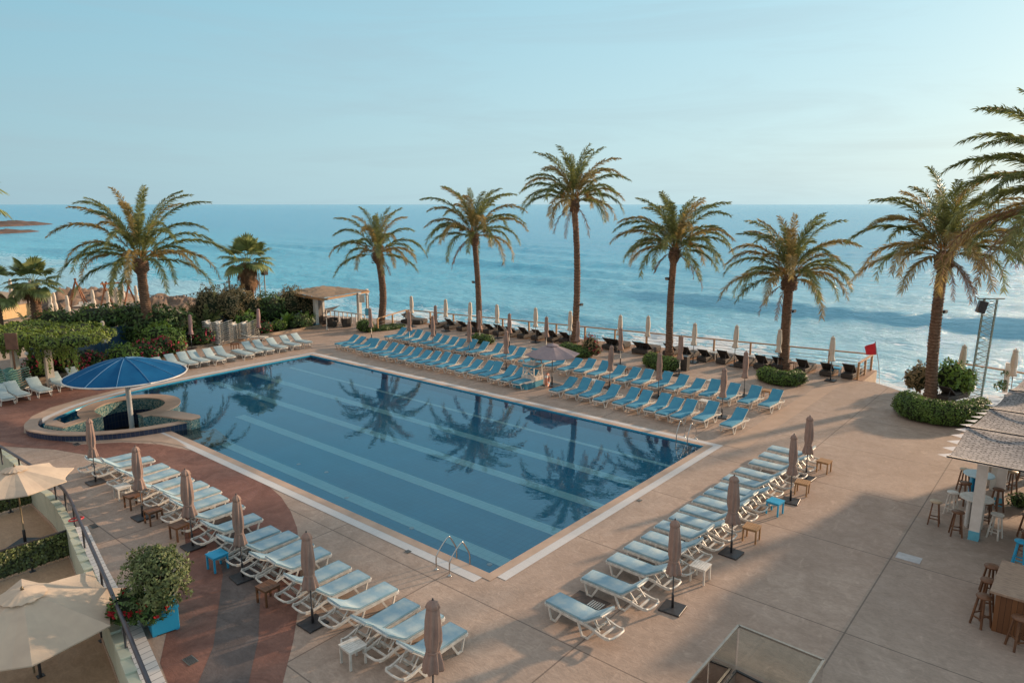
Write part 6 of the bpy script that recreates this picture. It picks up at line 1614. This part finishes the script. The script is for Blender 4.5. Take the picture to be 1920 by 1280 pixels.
a = at(-30, 606, -2.0); b = at(62, 590, -2.0); bf = thing('bamboo_fence', 'sunlit bamboo fence on the beach at the left edge', 'fence', (a.x, a.y, -2.0)); mb = MB(); d = b - a
mb.beam((0, 0, .65), (d.x, d.y, .65), .05, 1.3); mb.build('bamboo_screen', BAMBOO, bf)
mb = MB(); mb.beam((0, 0, 1.33), (d.x, d.y, 1.33), .09, .06); mb.build('top_pole', OAKL, bf)
# beach awnings / sunshades
for (x, y, lb, w_) in ((52, 562, 'pale fabric sunshade on the beach behind the fan palm', 3.0), (160, 586, 'low white tabletop shade on the beach beside the rocks', 3.6)):
    q = at(x, y, -2.2); t = thing('beach_shade', lb, 'sunshade', (q.x, q.y, -2.2), R(-35)); mb = MB(); hz_ = 1.9 if w_ < 3.2 else 1.0
    mb.grid([[(-w_ / 2 + w_ * j / 8, -.8 + 1.6 * i / 4, hz_ - .10 * math.sin(math.pi * j / 8)) for j in range(9)] for i in range(5)], True); mb.build('fabric', CREAM, t)
    for i in (-1, 1):
        for j in (-1, 1): mb = MB(); mb.tube([(i * w_ * .48, j * .75, 0), (i * w_ * .48, j * .75, hz_)], .03, 5); mb.build('pole', OAKL, t)
# lamp post with a string of bulbs and the small mast behind the fan palm
q = at(436, 612); lpz = zat(q, 516); t = thing('lamp_post', 'pale lamp post left of the fan palm with the dry skirt', 'lamp post', (q.x, q.y, 0)); mb = MB(); mb.tube([(0, 0, 0), (0, 0, lpz)], [.09, .07], 8); mb.build('pole', PTN, t)
mb = MB(); mb.box((-.3, .1, lpz - .55), (.4, .2, .12), bev=.02); mb.build('lamp_head', GREYMETAL, t)
q0 = Vector((q.x, q.y, lpz - .5)); q1 = at(250, 556, -2.2); q1 = Vector((q1.x, q1.y, zat(q1, 543))); t = thing('string_lights', 'sagging string of bulbs across the sea from the lamp post', 'string lights', tuple(q0)); pts = [(q1 - q0) * (i / 30) + Vector((0, 0, -1.1 * math.sin(math.pi * i / 30))) for i in range(31)]
mb = MB(); mb.tube(pts, .02, 4); mb.build('cable', BLACK, t)
mb = MB()
for i in range(1, 30): mb.lathe([(.01, -.22), (.06, -.16), (.06, -.08), (.02, 0)], 6, pts[i])
mb.build('bulbs', BLACK, t)
q = at(497, 612); h = zat(q, 512); t = thing('lattice_mast', 'short pale twin mast holding a dark box behind the fan palm skirt', 'mast', (q.x, q.y, 0)); mb = MB()
for i in (-1, 1): mb.tube([right * (i * .22), right * (i * .22) + Vector((0, 0, h))], .05, 6)
for k in range(8): mb.beam(right * -.22 + Vector((0, 0, h * k / 8)), right * .22 + Vector((0, 0, h * (k + 1) / 8)), .03)
mb.build('frame', PTN, t); mb = MB(); mb.box(tuple(right * .25 + Vector((0, 0, h + .1))), (.5, .4, .5), bev=.02); mb.build('dark_box', RATTAN, t)
# tiny boat far out
q = at(1040, 402.5, SEAZ); t = thing('distant_boat', 'tiny dark boat far out on the sea left of the tallest palm', 'boat', (q.x, q.y, SEAZ), R(-50)); mb = MB(); rows = []
for i in range(9):
    u = -1 + i / 4; wv = 1.3 * (1 - u * u) ** .5 if abs(u) < 1 else .02; rows.append([(u * 5.0, -wv, 1.1), (u * 5 * .9, -wv * .6, -.1), (u * 5 * .9, wv * .6, -.1), (u * 5, wv, 1.1)])
mb.grid(rows, False); mb.build('hull', BLACK, t); mb = MB(); mb.box((-.8, 0, 1.5), (2.2, 1.4, 1.2), bev=.1); mb.build('cabin', GREYMETAL, t)
